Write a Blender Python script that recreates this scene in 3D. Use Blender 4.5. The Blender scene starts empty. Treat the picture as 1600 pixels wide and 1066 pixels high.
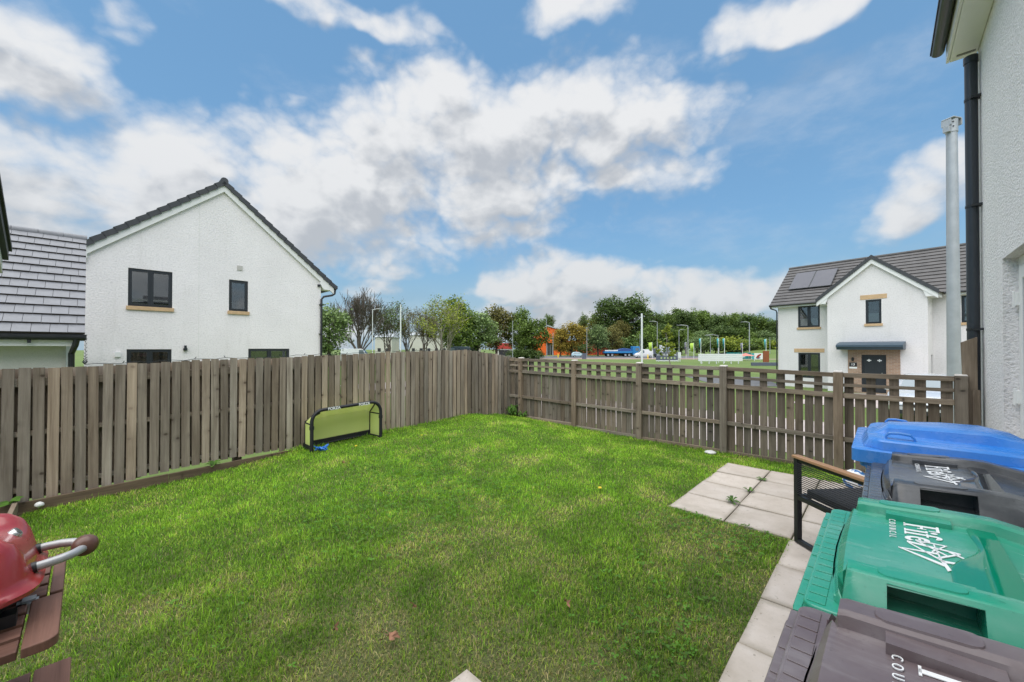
import bpy, bmesh, math, random
import numpy as np
from mathutils import Vector, Matrix, noise as mnoise
from mathutils.geometry import tessellate_polygon

random.seed(7)
RNG = np.random.default_rng(11)
R = math.radians
scene = bpy.context.scene
COL = scene.collection

# ------------------------------------------------------------------ camera
EYE = 1.42
cam_d = bpy.data.cameras.new("camera")
cam_d.sensor_width = 36.0
cam_d.lens = 620.0 / 1600.0 * 36.0
cam_d.shift_y = 6.6 / 1600.0
cam_d.clip_start = 0.02
cam_d.clip_end = 3000
cam = bpy.data.objects.new("camera", cam_d)
COL.objects.link(cam)
cam.location = (0, 0, EYE)
cam.rotation_euler = (R(90.5), 0, 0)
scene.camera = cam

# ------------------------------------------------------------------ sky
SUN_AZ_VEC = Vector((-0.10, -0.26, 0.95)).normalized()      # towards the sun
world = bpy.data.worlds.new("World")
scene.world = world
world.use_nodes = True
world.cycles.sampling_method = "MANUAL"
world.cycles.sample_map_resolution = 256


class NT:
    """short hand for building node trees"""
    def __init__(self, tree):
        self.t = tree
        self.n = tree.nodes
        self.l = tree.links

    def new(self, typ, **kw):
        nd = self.n.new(typ)
        for k, v in kw.items():
            setattr(nd, k, v)
        return nd

    def link(self, a, b):
        self.l.new(a, b)

    def put(self, sock, v):
        if hasattr(v, "is_output") or isinstance(v, bpy.types.NodeSocket):
            self.l.new(v, sock)
        else:
            sock.default_value = v

    def math(self, op, a, b=None, c=None, clamp=False):
        nd = self.n.new("ShaderNodeMath")
        nd.operation = op
        nd.use_clamp = clamp
        self.put(nd.inputs[0], a)
        if b is not None:
            self.put(nd.inputs[1], b)
        if c is not None:
            self.put(nd.inputs[2], c)
        return nd.outputs[0]

    def vmath(self, op, a, b=None, scale=None):
        nd = self.n.new("ShaderNodeVectorMath")
        nd.operation = op
        self.put(nd.inputs[0], a)
        if b is not None:
            self.put(nd.inputs[1], b)
        if scale is not None:
            self.put(nd.inputs[3], scale)
        return nd.outputs["Value"] if op in ("LENGTH", "DOT_PRODUCT") else nd.outputs[0]

    def noise(self, vec, scale, detail=4.0, rough=0.55, dist=0.0, dim="3D"):
        nd = self.n.new("ShaderNodeTexNoise")
        nd.noise_dimensions = dim
        self.put(nd.inputs["Vector"], vec)
        nd.inputs["Scale"].default_value = scale
        nd.inputs["Detail"].default_value = detail
        nd.inputs["Roughness"].default_value = rough
        nd.inputs["Distortion"].default_value = dist
        return nd.outputs[0]

    def ramp(self, fac, stops, interp="LINEAR"):
        nd = self.n.new("ShaderNodeValToRGB")
        nd.color_ramp.interpolation = interp
        el = nd.color_ramp.elements
        while len(el) < len(stops):
            el.new(0.5)
        for e, (p, c) in zip(el, stops):
            e.position = p
            e.color = (c[0], c[1], c[2], 1.0) if not isinstance(c, (int, float)) else (c, c, c, 1)
        self.put(nd.inputs[0], fac)
        return nd.outputs[0]

    def mix(self, fac, a, b, blend="MIX"):
        nd = self.n.new("ShaderNodeMix")
        nd.data_type = "RGBA"
        nd.blend_type = blend
        self.put(nd.inputs[0], fac)
        for s, v in ((nd.inputs[6], a), (nd.inputs[7], b)):
            if isinstance(v, (tuple, list)):
                v = (v[0], v[1], v[2], 1.0)
            self.put(s, v)
        return nd.outputs[2]

    def smooth(self, x, lo, hi):
        nd = self.n.new("ShaderNodeMapRange")
        nd.interpolation_type = "SMOOTHSTEP"
        self.put(nd.inputs[0], x)
        nd.inputs[1].default_value = lo
        nd.inputs[2].default_value = hi
        return nd.outputs[0]


def cloud_group():
    """cloud density for a direction: broad masses + billowing noise, all round the sky"""
    g = bpy.data.node_groups.new("cloud_density", "ShaderNodeTree")
    g.interface.new_socket("Vector", in_out="INPUT", socket_type="NodeSocketVector")
    g.interface.new_socket("Density", in_out="OUTPUT", socket_type="NodeSocketFloat")
    t = NT(g)
    gi = g.nodes.new("NodeGroupInput")
    go = g.nodes.new("NodeGroupOutput")
    v = gi.outputs[0]
    q = t.vmath("MULTIPLY", v, (1.0, 1.0, 1.35))
    wn = t.new("ShaderNodeTexNoise")
    wn.inputs["Scale"].default_value = 6.0
    wn.inputs["Detail"].default_value = 3.0
    t.link(q, wn.inputs["Vector"])
    wv = t.vmath("SCALE", t.vmath("SUBTRACT", wn.outputs["Color"], (0.5, 0.5, 0.5)), scale=0.16)
    qw = t.vmath("ADD", q, wv)
    vw = t.vmath("ADD", v, t.vmath("SCALE", wv, scale=0.75))
    billow = t.noise(q, 5.0, 10.0, 0.60)
    broad = t.noise(q, 1.3, 2.0, 0.5)
    puff = None
    for sc, amp in ((7.0, .42), (15.0, .28), (34.0, .17)):
        vo = t.new("ShaderNodeTexVoronoi", feature="F1")
        vo.inputs["Scale"].default_value = sc
        t.link(qw, vo.inputs["Vector"])
        p_ = t.math("MULTIPLY", t.math("SUBTRACT", 0.42, vo.outputs["Distance"]), amp)
        puff = p_ if puff is None else t.math("ADD", puff, p_)
    # broad cloud masses: (x/y, z/y, half width, half height, weight) of the sight line
    masses = [(-0.20, 0.53, 0.40, 0.18, .82), (0.17, 0.58, 0.42, 0.13, .82), (-0.24, 0.41, 0.56, 0.14, .82),
              (0.30, 0.44, 0.26, 0.07, .50), (-1.05, 0.41, 0.62, 0.17, .86), (-0.62, 0.33, 0.56, 0.20, .86), (-0.95, 0.25, 0.70, 0.13, .80),
              (0.12, 0.165, 0.27, 0.095, .85), (0.45, 0.13, 0.40, 0.075, .85), (0.2, 0.07, 0.7, 0.07, .7), (-0.38, 0.150, 0.15, 0.045, .60),
              (-1.28, 0.76, 0.26, 0.17, .75), (-1.0, 0.83, 0.10, 0.05, .4), (-0.52, 0.89, 0.40, 0.06, .75),
              (0.16, 0.86, 0.16, 0.05, .62), (0.46, 0.735, 0.26, 0.07, .50), (0.76, 0.88, 0.36, 0.06, .75),
              (1.06, 0.41, 0.15, 0.11, .70), (-0.35, 0.74, 0.12, 0.05, .34), (-0.6, 0.70, 0.10, 0.04, .28),
              (-0.05, 0.05, 1.6, 0.07, .52), (-0.15, 0.30, 0.34, 0.07, .65)]
    total = None
    for (a, b, rx, rz, w_) in masses:
        c = Vector((a, 1.0, b))
        ln = c.length
        c.normalize()
        s_ = (ln / rx, ln / rx, ln / rz)
        r = t.vmath("LENGTH", t.vmath("MULTIPLY", t.vmath("SUBTRACT", vw, tuple(c)), s_))
        m_ = t.math("MULTIPLY", t.smooth(r, 1.25, 0.35), w_)
        total = m_ if total is None else t.math("MAXIMUM", total, m_)
    # elsewhere in the sky (behind and beside the view): the same broken cloud
    sp = t.new("ShaderNodeSeparateXYZ")
    t.link(v, sp.inputs[0])
    behind = t.smooth(sp.outputs[1], 0.30, -0.05)
    other = t.math("MULTIPLY", t.smooth(broad, 0.42, 0.62), 0.75)
    total = t.math("ADD", total, t.math("MULTIPLY", other, behind))
    den = t.math("ADD", t.math("MULTIPLY", t.math("SUBTRACT", billow, 0.5), 1.35), total)
    den = t.math("ADD", den, puff)
    t.link(den, go.inputs[0])
    return g


w = NT(world.node_tree)
for nd in list(w.n):
    w.n.remove(nd)
out = w.new("ShaderNodeOutputWorld")
bg = w.new("ShaderNodeBackground")
bg.inputs[1].default_value = 0.10
w.link(bg.outputs[0], out.inputs[0])
sky = w.new("ShaderNodeTexSky", sky_type="NISHITA")
sky.sun_disc = False
sky.sun_elevation = math.asin(SUN_AZ_VEC.z)
sky.sun_rotation = math.atan2(SUN_AZ_VEC.x, SUN_AZ_VEC.y)
sky.air_density = 1.0
sky.dust_density = 0.4
sky.ozone_density = 1.6
tc = w.new("ShaderNodeTexCoord")
vec = w.vmath("NORMALIZE", tc.outputs["Generated"])
sepz = w.new("ShaderNodeSeparateXYZ")
w.link(vec, sepz.inputs[0])
cg = cloud_group()
g1 = w.new("ShaderNodeGroup", node_tree=cg)
w.link(vec, g1.inputs[0])
g2 = w.new("ShaderNodeGroup", node_tree=cg)
w.link(w.vmath("ADD", vec, (-0.02, -0.02, 0.05)), g2.inputs[0])
den, den_up = g1.outputs[0], g2.outputs[0]
alpha = w.smooth(den, 0.13, 0.76)
veil = w.math("MULTIPLY", w.smooth(w.noise(w.vmath("MULTIPLY", vec, (1.0, 1.0, 2.2)), 3.4, 7.0, 0.62), 0.48, 0.80), 0.30)
alpha = w.math("MAXIMUM", alpha, veil)
alpha = w.math("MAXIMUM", alpha, w.math("MULTIPLY", w.smooth(sepz.outputs[2], 0.20, 0.03), w.math("ADD", 0.25, w.math("MULTIPLY", alpha, 0.8))))
shade = w.math("ADD", w.math("MULTIPLY", w.math("SUBTRACT", den_up, den), 1.1), w.math("MULTIPLY", w.math("SUBTRACT", den_up, 0.45), 0.75))
shade = w.smooth(shade, -0.30, 0.75)
low = w.smooth(sepz.outputs[2], 0.52, 0.0)
ccol = w.mix(shade, (2.28, 2.30, 2.33), (1.36, 1.44, 1.56))
ccol = w.mix(w.math("MULTIPLY", low, 0.35), ccol, (1.30, 1.42, 1.52))
blue = w.mix(1.0, sky.outputs[0], (0.46, 0.56, 0.54), "MULTIPLY")
blue = w.mix(0.65, blue, (0.43, 0.92, 1.58))
blue = w.mix(w.math("MULTIPLY", w.smooth(sepz.outputs[2], 0.30, 0.0), 0.85), blue, (0.78, 1.22, 1.55))
skyc = w.mix(w.math("MULTIPLY", alpha, 0.97), blue, ccol)
w.link(skyc, bg.inputs[0])

# ------------------------------------------------------------------ sun (behind broken cloud)
sun_d = bpy.data.lights.new("sun", "SUN")
sun_d.energy = 1.5
sun_d.angle = R(100)
sun_d.color = (1.0, 0.955, 0.89)
sun = bpy.data.objects.new("sun", sun_d)
COL.objects.link(sun)
sun.rotation_euler = (-SUN_AZ_VEC).to_track_quat("-Z", "Y").to_euler()
sun.location = (0, 0, 30)

scene.view_settings.view_transform = "Standard"
scene.view_settings.look = "None"
scene.view_settings.exposure = 1.9
scene.view_settings.gamma = 1.0
scene.view_settings.use_curve_mapping = False
scene.cycles.use_denoising = True
scene.cycles.max_bounces = 6
scene.cycles.diffuse_bounces = 3
scene.cycles.glossy_bounces = 3
scene.cycles.transparent_max_bounces = 12
scene.cycles.caustics_reflective = False
scene.cycles.caustics_refractive = False

# ------------------------------------------------------------------ frames
NX, NY = 0.7302, -0.6833           # garden x axis (towards the house wall)
TH = math.atan2(NY, NX)            # the garden is turned by this much


def G(gx, gy, z=0.0):
    """garden coordinates -> world"""
    return Vector((gx * NX - gy * NY, gx * NY + gy * NX, z))


# ------------------------------------------------------------------ materials
MATS = {}


def mat(name):
    m = bpy.data.materials.new(name)
    m.use_nodes = True
    t = NT(m.node_tree)
    b = t.n["Principled BSDF"]
    MATS[name] = m
    return m, t, b


def bump(t, b, height, strength=0.3, dist=0.01):
    nd = t.new("ShaderNodeBump")
    nd.inputs["Strength"].default_value = strength
    nd.inputs["Distance"].default_value = dist
    t.put(nd.inputs["Height"], height)
    t.link(nd.outputs[0], b.inputs["Normal"])


def objco(t, rnd=True, scale=(1, 1, 1)):
    c = t.new("ShaderNodeTexCoord").outputs["Object"]
    if rnd:
        oi = t.new("ShaderNodeObjectInfo")
        off = t.vmath("SCALE", (7.3, 3.1, 5.7), scale=t.math("MULTIPLY", oi.outputs["Random"], 20.0))
        c = t.vmath("ADD", c, off)
    if scale != (1, 1, 1):
        c = t.vmath("MULTIPLY", c, scale)
    return c


def orand(t):
    return t.new("ShaderNodeObjectInfo").outputs["Random"]


def plain(name, col, rough=0.6, var=0.12, scale=8.0, bmp=0.0, metal=0.0, spec=0.5, coat=0.0):
    m, t, b = mat(name)
    c = objco(t)
    nz = t.noise(c, scale, 5.0, 0.6)
    f = t.ramp(nz, [(0.25, 1 - var), (0.75, 1 + var)])
    t.link(t.mix(1.0, (*col, 1), f, "MULTIPLY"), b.inputs["Base Color"])
    rr = t.math("ADD", t.math("MULTIPLY", t.math("SUBTRACT", nz, 0.5), 0.25), rough)
    t.link(rr, b.inputs["Roughness"])
    b.inputs["Metallic"].default_value = metal
    b.inputs["Specular IOR Level"].default_value = spec
    b.inputs["Coat Weight"].default_value = coat
    if bmp:
        bump(t, b, t.noise(c, scale * 6, 4.0, 0.6), bmp, 0.003)
    return m


def wood(name, dark, light, knot, axis="z", rough=0.82, grain=34.0, tint=0.28):
    m, t, b = mat(name)
    st = {"z": (1, 1, 0.045), "y": (1, 0.045, 1), "x": (0.045, 1, 1)}[axis]
    st2 = {"z": (1, 1, 0.40), "y": (1, 0.40, 1), "x": (0.40, 1, 1)}[axis]
    st3 = {"z": (1, 1, 0.25), "y": (1, 0.25, 1), "x": (0.25, 1, 1)}[axis]
    c0 = objco(t)
    g = t.noise(t.vmath("MULTIPLY", c0, st), grain, 6.0, 0.65, 0.6)
    g2 = t.noise(t.vmath("MULTIPLY", c0, st3), 6.0, 4.0, 0.6)
    col = t.ramp(g, [(0.28, dark), (0.72, light)])
    col = t.mix(t.math("MULTIPLY", t.smooth(g2, 0.42, 0.72), 0.5), col, tuple(x * 0.62 for x in dark))
    vo = t.new("ShaderNodeTexVoronoi")
    vo.inputs["Scale"].default_value = 6.0
    vo.inputs["Randomness"].default_value = 1.0
    vo.voronoi_dimensions = "2D"
    cs = t.new("ShaderNodeSeparateXYZ")
    t.link(c0, cs.inputs[0])
    cc_ = t.new("ShaderNodeCombineXYZ")
    ia, ka, ib, kb = {"z": (0, .62, 2, 1.0), "x": (0, 1.0, 2, .62), "y": (1, 1.0, 2, .62)}[axis]
    t.link(t.math("ADD", t.math("MULTIPLY", cs.outputs[ia], ka), t.math("MULTIPLY", g2, 0.03)), cc_.inputs[0])
    t.link(t.math("ADD", t.math("MULTIPLY", cs.outputs[ib], kb), t.math("MULTIPLY", g, 0.015)), cc_.inputs[1])
    t.link(cc_.outputs[0], vo.inputs["Vector"])
    vs_ = t.new("ShaderNodeSeparateColor")
    t.link(vo.outputs["Color"], vs_.inputs[0])
    gate = t.smooth(vs_.outputs[0], 0.35, 0.75)
    kn = t.math("MULTIPLY", t.smooth(vo.outputs["Distance"], 0.095, 0.03), gate)
    halo = t.math("MULTIPLY", t.smooth(vo.outputs["Distance"], 0.30, 0.05), gate)
    col = t.mix(t.math("MULTIPLY", halo, 0.35), col, tuple(x * 0.75 for x in dark))
    col = t.mix(t.math("MULTIPLY", kn, 0.80), col, knot)
    r = orand(t)
    tintf = t.ramp(r, [(0.0, 1 - tint), (0.5, 1.0), (1.0, 1 + tint * 0.8)])
    col = t.mix(1.0, col, tintf, "MULTIPLY")
    r2 = t.math("FRACT", t.math("MULTIPLY", r, 7.31))
    warm = t.mix(r2, (1.06, 1.0, 0.93, 1), (0.95, 1.0, 1.04, 1))
    col = t.mix(1.0, col, warm, "MULTIPLY")
    t.link(col, b.inputs["Base Color"])
    b.inputs["Roughness"].default_value = rough
    b.inputs["Specular IOR Level"].default_value = 0.25
    bump(t, b, t.math("ADD", g, t.math("MULTIPLY", kn, -0.6)), 0.5, 0.003)
    return m


M = {}
M["board"] = wood("weathered_board", (.178, .138, .104), (.392, .328, .265), (.060, .038, .026), tint=.38)
M["post"] = wood("weathered_post", (.150, .115, .085), (.310, .255, .200), (.045, .036, .028), tint=.12)
M["slat"] = wood("weathered_slat_shaded", (.118, .094, .072), (.268, .224, .180), (.045, .036, .028))  # post timber made darker: the slats' shade is put into the colour
M["rail"] = wood("weathered_rail", (.160, .126, .096), (.345, .288, .228), (.06, .047, .037), axis="x")
M["railg"] = wood("weathered_rail_lengthways", (.15, .125, .098), (.29, .25, .205), (.06, .047, .037), axis="y")
M["endgrain"] = plain("sawn_post_top", (.62, .58, .53), 0.8, 0.1, 30)
M["kick"] = wood("damp_edging_timber", (.085, .058, .038), (.17, .118, .078), (.04, .03, .02), axis="y")
M["teak"] = wood("oiled_hardwood", (.120, .060, .045), (.235, .125, .095), (.06, .025, .02), axis="y", rough=0.55, tint=0.15)
M["teakx"] = wood("oiled_hardwood_cross", (.128, .066, .050), (.25, .135, .104), (.06, .025, .02), axis="x", rough=0.55, tint=0.12)
M["armwood"] = wood("pale_arm_timber", (.34, .185, .095), (.50, .30, .17), (.28, .14, .07), axis="x", rough=0.5, tint=0.05)
M["slab"], t, b = mat("concrete_slab")
c = objco(t)
nz = t.noise(c, 5.0, 6.0, 0.6)
nf = t.noise(c, 90.0, 3.0, 0.7)
col = t.ramp(nz, [(0.25, (.42, .36, .30)), (0.55, (.515, .45, .39)), (0.8, (.57, .51, .455))])
col = t.mix(t.math("MULTIPLY", t.smooth(nf, 0.56, 0.72), 0.35), col, (.33, .29, .24))
tt = t.ramp(orand(t), [(0, .90), (1, 1.06)])
st = t.noise(c, 2.2, 5.0, 0.7)
col = t.mix(t.math("MULTIPLY", t.smooth(st, 0.55, 0.72), 0.30), col, (.30, .27, .21))
c2 = t.new("ShaderNodeTexCoord").outputs["Object"]
s2 = t.new("ShaderNodeSeparateXYZ")
t.link(c2, s2.inputs[0])
ed_ = t.math("MAXIMUM", t.math("ABSOLUTE", s2.outputs[0]), t.math("ABSOLUTE", s2.outputs[1]))
ed_ = t.smooth(t.math("ADD", ed_, t.math("MULTIPLY", t.math("SUBTRACT", st, 0.5), 0.10)), 0.185, 0.240)
col = t.mix(t.math("MULTIPLY", ed_, 0.55), col, (.24, .205, .15))
sp_n = t.noise(c, 38.0, 2.0, .5)
col = t.mix(t.math("MULTIPLY", t.smooth(sp_n, .66, .74), .5), col, (.17, .15, .11))
t.link(t.mix(1.0, col, tt, "MULTIPLY"), b.inputs["Base Color"])
b.inputs["Roughness"].default_value = 0.88
bump(t, b, nf, 0.25, 0.002)


def render_wall(name, col, grain, strength, dist, speck=.22):
    m, t, b = mat(name)
    c = objco(t, False)
    n1 = t.noise(c, grain, 3.0, 0.6)
    n2 = t.noise(c, 0.7, 5.0, 0.6)
    n3 = t.noise(t.vmath("MULTIPLY", c, (1, 1, 0.12)), 2.6, 5.0, 0.65)
    f = t.ramp(n2, [(0.3, .93), (0.7, 1.02)])
    cc = t.mix(1.0, (*col, 1), f, "MULTIPLY")
    cc = t.mix(t.math("MULTIPLY", t.smooth(n1, 0.52, 0.36), speck), cc, tuple(x * .62 for x in col))
    cc = t.mix(t.math("MULTIPLY", t.smooth(n3, 0.54, 0.76), 0.15), cc, (.45, .43, .39))
    t.link(cc, b.inputs["Base Color"])
    b.inputs["Roughness"].default_value = 0.92
    b.inputs["Specular IOR Level"].default_value = 0.2
    bump(t, b, n1, strength, dist)
    return m


M["wall"] = render_wall("roughcast_near", (.91, .885, .89), 48.0, 1.0, 0.02, .45)
M["wall_l"] = render_wall("roughcast_left_house", (.89, .852, .858), 20.0, 0.6, 0.03, .25)
M["wall_r"] = render_wall("roughcast_right_house", (.78, .755, .757), 16.0, 0.4, 0.03, .2)
M["smoothwall"] = render_wall("smooth_band", (.80, .79, .77), 160.0, 0.15, 0.002)
M["wall_grey"] = render_wall("roughcast_garage", (.60, .585, .56), 60.0, 0.8, 0.012)
M["upvc"] = plain("white_upvc", (.80, .80, .79), 0.35, 0.03, 3)
M["anthracite"] = plain("anthracite_frame", (.022, .027, .033), 0.35, 0.1, 6)
M["blackpl"] = plain("black_gutter_plastic", (.016, .018, .021), 0.38, 0.12, 6)
M["pipe"] = plain("slate_downpipe", (.028, .034, .043), 0.34, 0.12, 5)
M["canopy"] = plain("slate_blue_canopy", (.045, .075, .105), 0.4, 0.1, 4)
M["sand"] = plain("buff_sandstone", (.56, .385, .225), 0.85, 0.14, 9, 0.2)
M["tile"] = plain("grey_concrete_tile", (.160, .164, .178), 0.5, 0.22, 7, 0.25)
M["tile_d"] = plain("dark_roof_tile", (.050, .053, .060), 0.6, 0.2, 5, 0.2)
M["tile_e"] = plain("tile_edge_shade", (.05, .04, .033), 0.9, 0.2, 5)  # brown tile edges, darkened so the colour draws the course shadow lines
M["tile_r"] = plain("brown_grey_roof_tile", (.090, .085, .083), 0.7, 0.35, 2.2, 0.3)
M["solar"] = plain("solar_glass", (.085, .085, .10), 0.38, 0.05, 2, spec=0.3)
M["steel"] = plain("galvanised_steel", (.42, .44, .46), 0.45, 0.1, 6, metal=0.35)
M["whitepaint"] = plain("white_painted_metal", (.74, .75, .76), 0.4, 0.05, 4)
M["blackmetal"] = plain("black_powder_coat", (.014, .015, .017), 0.42, 0.1, 12)
M["rope"] = plain("black_rope", (.016, .017, .019), 0.7, 0.2, 60)
M["rubber"] = plain("tyre_rubber", (.018, .018, .019), 0.8, 0.15, 20)
M["foam"] = plain("black_foam_tube", (.012, .012, .016), 0.6, 0.2, 30)
M["white"] = plain("white_print", (.80, .80, .80), 0.5, 0.04, 20)
M["dirtywhite"] = plain("grey_white_plastic", (.66, .66, .64), 0.55, 0.12, 30)
M["ball"] = plain("ball_blue", (.04, .16, .40), 0.35, 0.1, 12)
M["bluetoy"] = plain("bright_blue_toy", (.02, .16, .55), 0.4, 0.1, 12)
M["badge"] = plain("chrome_badge", (.62, .62, .62), 0.25, 0.05, 12, metal=0.9)
M["badge2"] = plain("badge_inlay", (.16, .16, .16), 0.35, 0.05, 12, metal=0.5)
M["handle"] = plain("grey_handle_tube", (.40, .40, .40), 0.36, 0.08, 12, metal=0.3)
M["knob"] = plain("brown_bakelite_knob", (.12, .055, .038), 0.36, 0.25, 22)
M["gap"] = plain("joint_soil", (.085, .066, .045), 0.95, 0.35, 14)
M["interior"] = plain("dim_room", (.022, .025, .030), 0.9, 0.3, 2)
M["blind"] = plain("pale_blind", (.84, .86, .85), 0.8, 0.05, 3)
M["cloth_a"] = plain("magenta_cloth", (.28, .07, .16), 0.8, 0.2, 6)
M["cloth_b"] = plain("blue_cloth", (.03, .11, .20), 0.8, 0.2, 6)
M["asphalt"] = plain("asphalt", (.125, .125, .128), 0.9, 0.2, 2.0, 0.2)
M["paving"] = plain("pale_block_paving", (.40, .345, .32), 0.9, 0.18, 1.4, 0.2)
M["gravelroad"] = plain("pinkish_road_chippings", (.30, .215, .17), 0.95, 0.35, 0.5)
M["orange"] = plain("orange_cladding", (.80, .13, .012), 0.55, 0.06, 0.7)
M["red"] = plain("red_panel", (.42, .045, .03), 0.55, 0.15, 1)
M["greyroof"] = plain("pale_grey_sheet_roof", (.42, .45, .46), 0.5, 0.05, 1)
M["dark"] = plain("dark_opening", (.02, .02, .022), 0.6, 0.2, 2)
M["cream"] = plain("cream_wall", (.55, .54, .47), 0.8, 0.08, 1)
M["teal"] = plain("teal_board", (.0, .19, .20), 0.5, 0.05, 1)
M["tealflag"] = plain("teal_flag", (.06, .36, .40), 0.6, 0.1, 3)
M["lime"] = plain("lime_flag", (.36, .52, .07), 0.6, 0.06, 3)
M["greyflag"] = plain("grey_flag", (.16, .17, .21), 0.6, 0.06, 3)
M["signgrey"] = plain("slate_sign", (.10, .11, .16), 0.5, 0.05, 3)
M["star"] = plain("pale_green_stars", (.50, .62, .28), 0.5, 0.02, 3)
M["rust"] = plain("rust_sign", (.26, .075, .028), 0.7, 0.12, 4)
M["yellow"] = plain("yellow_plastic", (.75, .55, .03), 0.5, 0.05, 4)
M["truckblue"] = plain("truck_blue", (.03, .22, .50), 0.35, 0.08, 2)
M["tarp"] = plain("navy_load_sheet", (.03, .08, .26), 0.6, 0.12, 2)
M["silver"] = plain("silver_car_paint", (.52, .54, .56), 0.25, 0.04, 3, metal=0.3, coat=0.6)
M["whitecar"] = plain("white_van_paint", (.78, .79, .80), 0.3, 0.04, 3, coat=0.5)
M["bluecar"] = plain("pale_blue_car_paint", (.45, .62, .68), 0.28, 0.04, 3, coat=0.5)
M["carglass"] = plain("car_glass", (.16, .20, .22), 0.08, 0.05, 3)
M["lamp"] = plain("headlamp_lens", (.62, .64, .66), 0.12, 0.05, 3)
M["brown_leaf"] = plain("dry_leaf", (.34, .165, .10), 0.8, 0.35, 40)
M["bark"] = plain("bark", (.085, .068, .052), 0.95, 0.3, 5)
M["bark_pale"] = plain("pale_bark", (.26, .23, .19), 0.95, 0.25, 5)
M["twig"] = plain("bare_twig", (.135, .112, .095), 0.95, 0.25, 5)
M["red_enamel"], t, b = mat("red_enamel")
c = objco(t, False)
nz = t.noise(c, 9.0, 5.0, 0.6)
t.link(t.mix(nz, (.30, .028, .030), (.36, .038, .038)), b.inputs["Base Color"])
b.inputs["Roughness"].default_value = 0.27
b.inputs["Coat Weight"].default_value = 0.35
b.inputs["Coat Roughness"].default_value = 0.12


def bin_plastic(name, col, rough):
    m, t, b = mat(name)
    c = objco(t, False)
    n1 = t.noise(c, 6.0, 6.0, 0.6)
    n2 = t.noise(t.vmath("MULTIPLY", c, (1.0, 5.0, 1.0)), 7.0, 5.0, 0.65)
    n3 = t.noise(c, 85.0, 3.0, 0.6)
    pale = tuple(x * 0.70 + 0.21 for x in col)  # bleached plastic plus the sky's sheen on the lids, painted into the colour
    cc = t.mix(t.math("MULTIPLY", t.smooth(n1, 0.38, 0.78), 0.42), col, pale)
    cc = t.mix(t.math("MULTIPLY", t.smooth(n2, 0.50, 0.75), 0.35), cc, pale)
    cc = t.mix(t.math("MULTIPLY", t.smooth(n3, 0.62, 0.74), 0.35), cc, tuple(x * 0.4 for x in col))
    t.link(cc, b.inputs["Base Color"])
    t.link(t.math("ADD", t.math("MULTIPLY", t.math("SUBTRACT", n2, 0.5), 0.3), rough), b.inputs["Roughness"])
    bump(t, b, n3, 0.06, 0.001)
    return m


M["bin_brown"] = bin_plastic("brown_bin_plastic", (.128, .094, .098), 0.36)
M["bin_green"] = bin_plastic("green_bin_plastic", (.012, .285, .175), 0.24)
M["bin_grey"] = bin_plastic("charcoal_bin_plastic", (.045, .047, .053), 0.20)
M["bin_blue"] = bin_plastic("blue_bin_plastic", (.035, .215, .64), 0.26)
for k, colr in (("wet_green", (.0, .20, .11)), ("wet_grey", (.035, .037, .042)), ("wet_blue", (.02, .15, .48))):
    m, t, b = mat(k)
    b.inputs["Base Color"].default_value = (*colr, 1)
    b.inputs["Roughness"].default_value = 0.03
    b.inputs["IOR"].default_value = 1.4
    bump(t, b, t.noise(objco(t, False), 14, 2, .5), 0.04, 0.002)
    M[k] = m

M["brick"], t, b = mat("buff_brick")
c = t.new("ShaderNodeTexCoord").outputs["Object"]
sp = t.new("ShaderNodeSeparateXYZ")
t.link(c, sp.inputs[0])
cb = t.new("ShaderNodeCombineXYZ")
t.link(sp.outputs[1], cb.inputs[0])
t.link(sp.outputs[2], cb.inputs[1])
br = t.new("ShaderNodeTexBrick")
t.link(cb.outputs[0], br.inputs["Vector"])
br.inputs["Scale"].default_value = 1.0
br.inputs["Brick Width"].default_value = 0.225
br.inputs["Row Height"].default_value = 0.075
br.inputs["Mortar Size"].default_value = 0.006
br.inputs["Color1"].default_value = (.40, .265, .18, 1)
br.inputs["Color2"].default_value = (.29, .185, .125, 1)
br.inputs["Mortar"].default_value = (.42, .38, .33, 1)
t.link(br.outputs[0], b.inputs["Base Color"])
b.inputs["Roughness"].default_value = 0.9

# window glass: reflective, and clear enough to show the room or blind behind it
m = bpy.data.materials.new("window_glass")
m.use_nodes = True
t = NT(m.node_tree)
t.n.clear()
o_ = t.new("ShaderNodeOutputMaterial")
tr = t.new("ShaderNodeBsdfTransparent")
tr.inputs[0].default_value = (.82, .87, .88, 1)
gl = t.new("ShaderNodeBsdfGlossy")
gl.inputs["Roughness"].default_value = 0.02
fr = t.new("ShaderNodeFresnel")
fr.inputs[0].default_value = 1.9
mx = t.new("ShaderNodeMixShader")
t.link(t.math("ADD", fr.outputs[0], 0.06, clamp=True), mx.inputs[0])
t.link(tr.outputs[0], mx.inputs[1])
t.link(gl.outputs[0], mx.inputs[2])
t.link(mx.outputs[0], o_.inputs[0])
M["glass"] = m

# goal netting: fine green mesh, see-through
m = bpy.data.materials.new("lime_goal_net")
m.use_nodes = True
t = NT(m.node_tree)
b = t.n["Principled BSDF"]
b.inputs["Base Color"].default_value = (.90, 1.0, .34, 1)
b.inputs["Roughness"].default_value = 0.7
o_ = t.n["Material Output"]
tr = t.new("ShaderNodeBsdfTransparent")
tl = t.new("ShaderNodeBsdfTranslucent")
tl.inputs[0].default_value = (.90, 1.0, .28, 1)
m1 = t.new("ShaderNodeMixShader")
m1.inputs[0].default_value = 0.2
t.link(b.outputs[0], m1.inputs[1])
t.link(tl.outputs[0], m1.inputs[2])
mx = t.new("ShaderNodeMixShader")
mx.inputs[0].default_value = 0.80
t.link(tr.outputs[0], mx.inputs[1])
t.link(m1.outputs[0], mx.inputs[2])
t.link(mx.outputs[0], o_.inputs[0])
M["net"] = m


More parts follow.
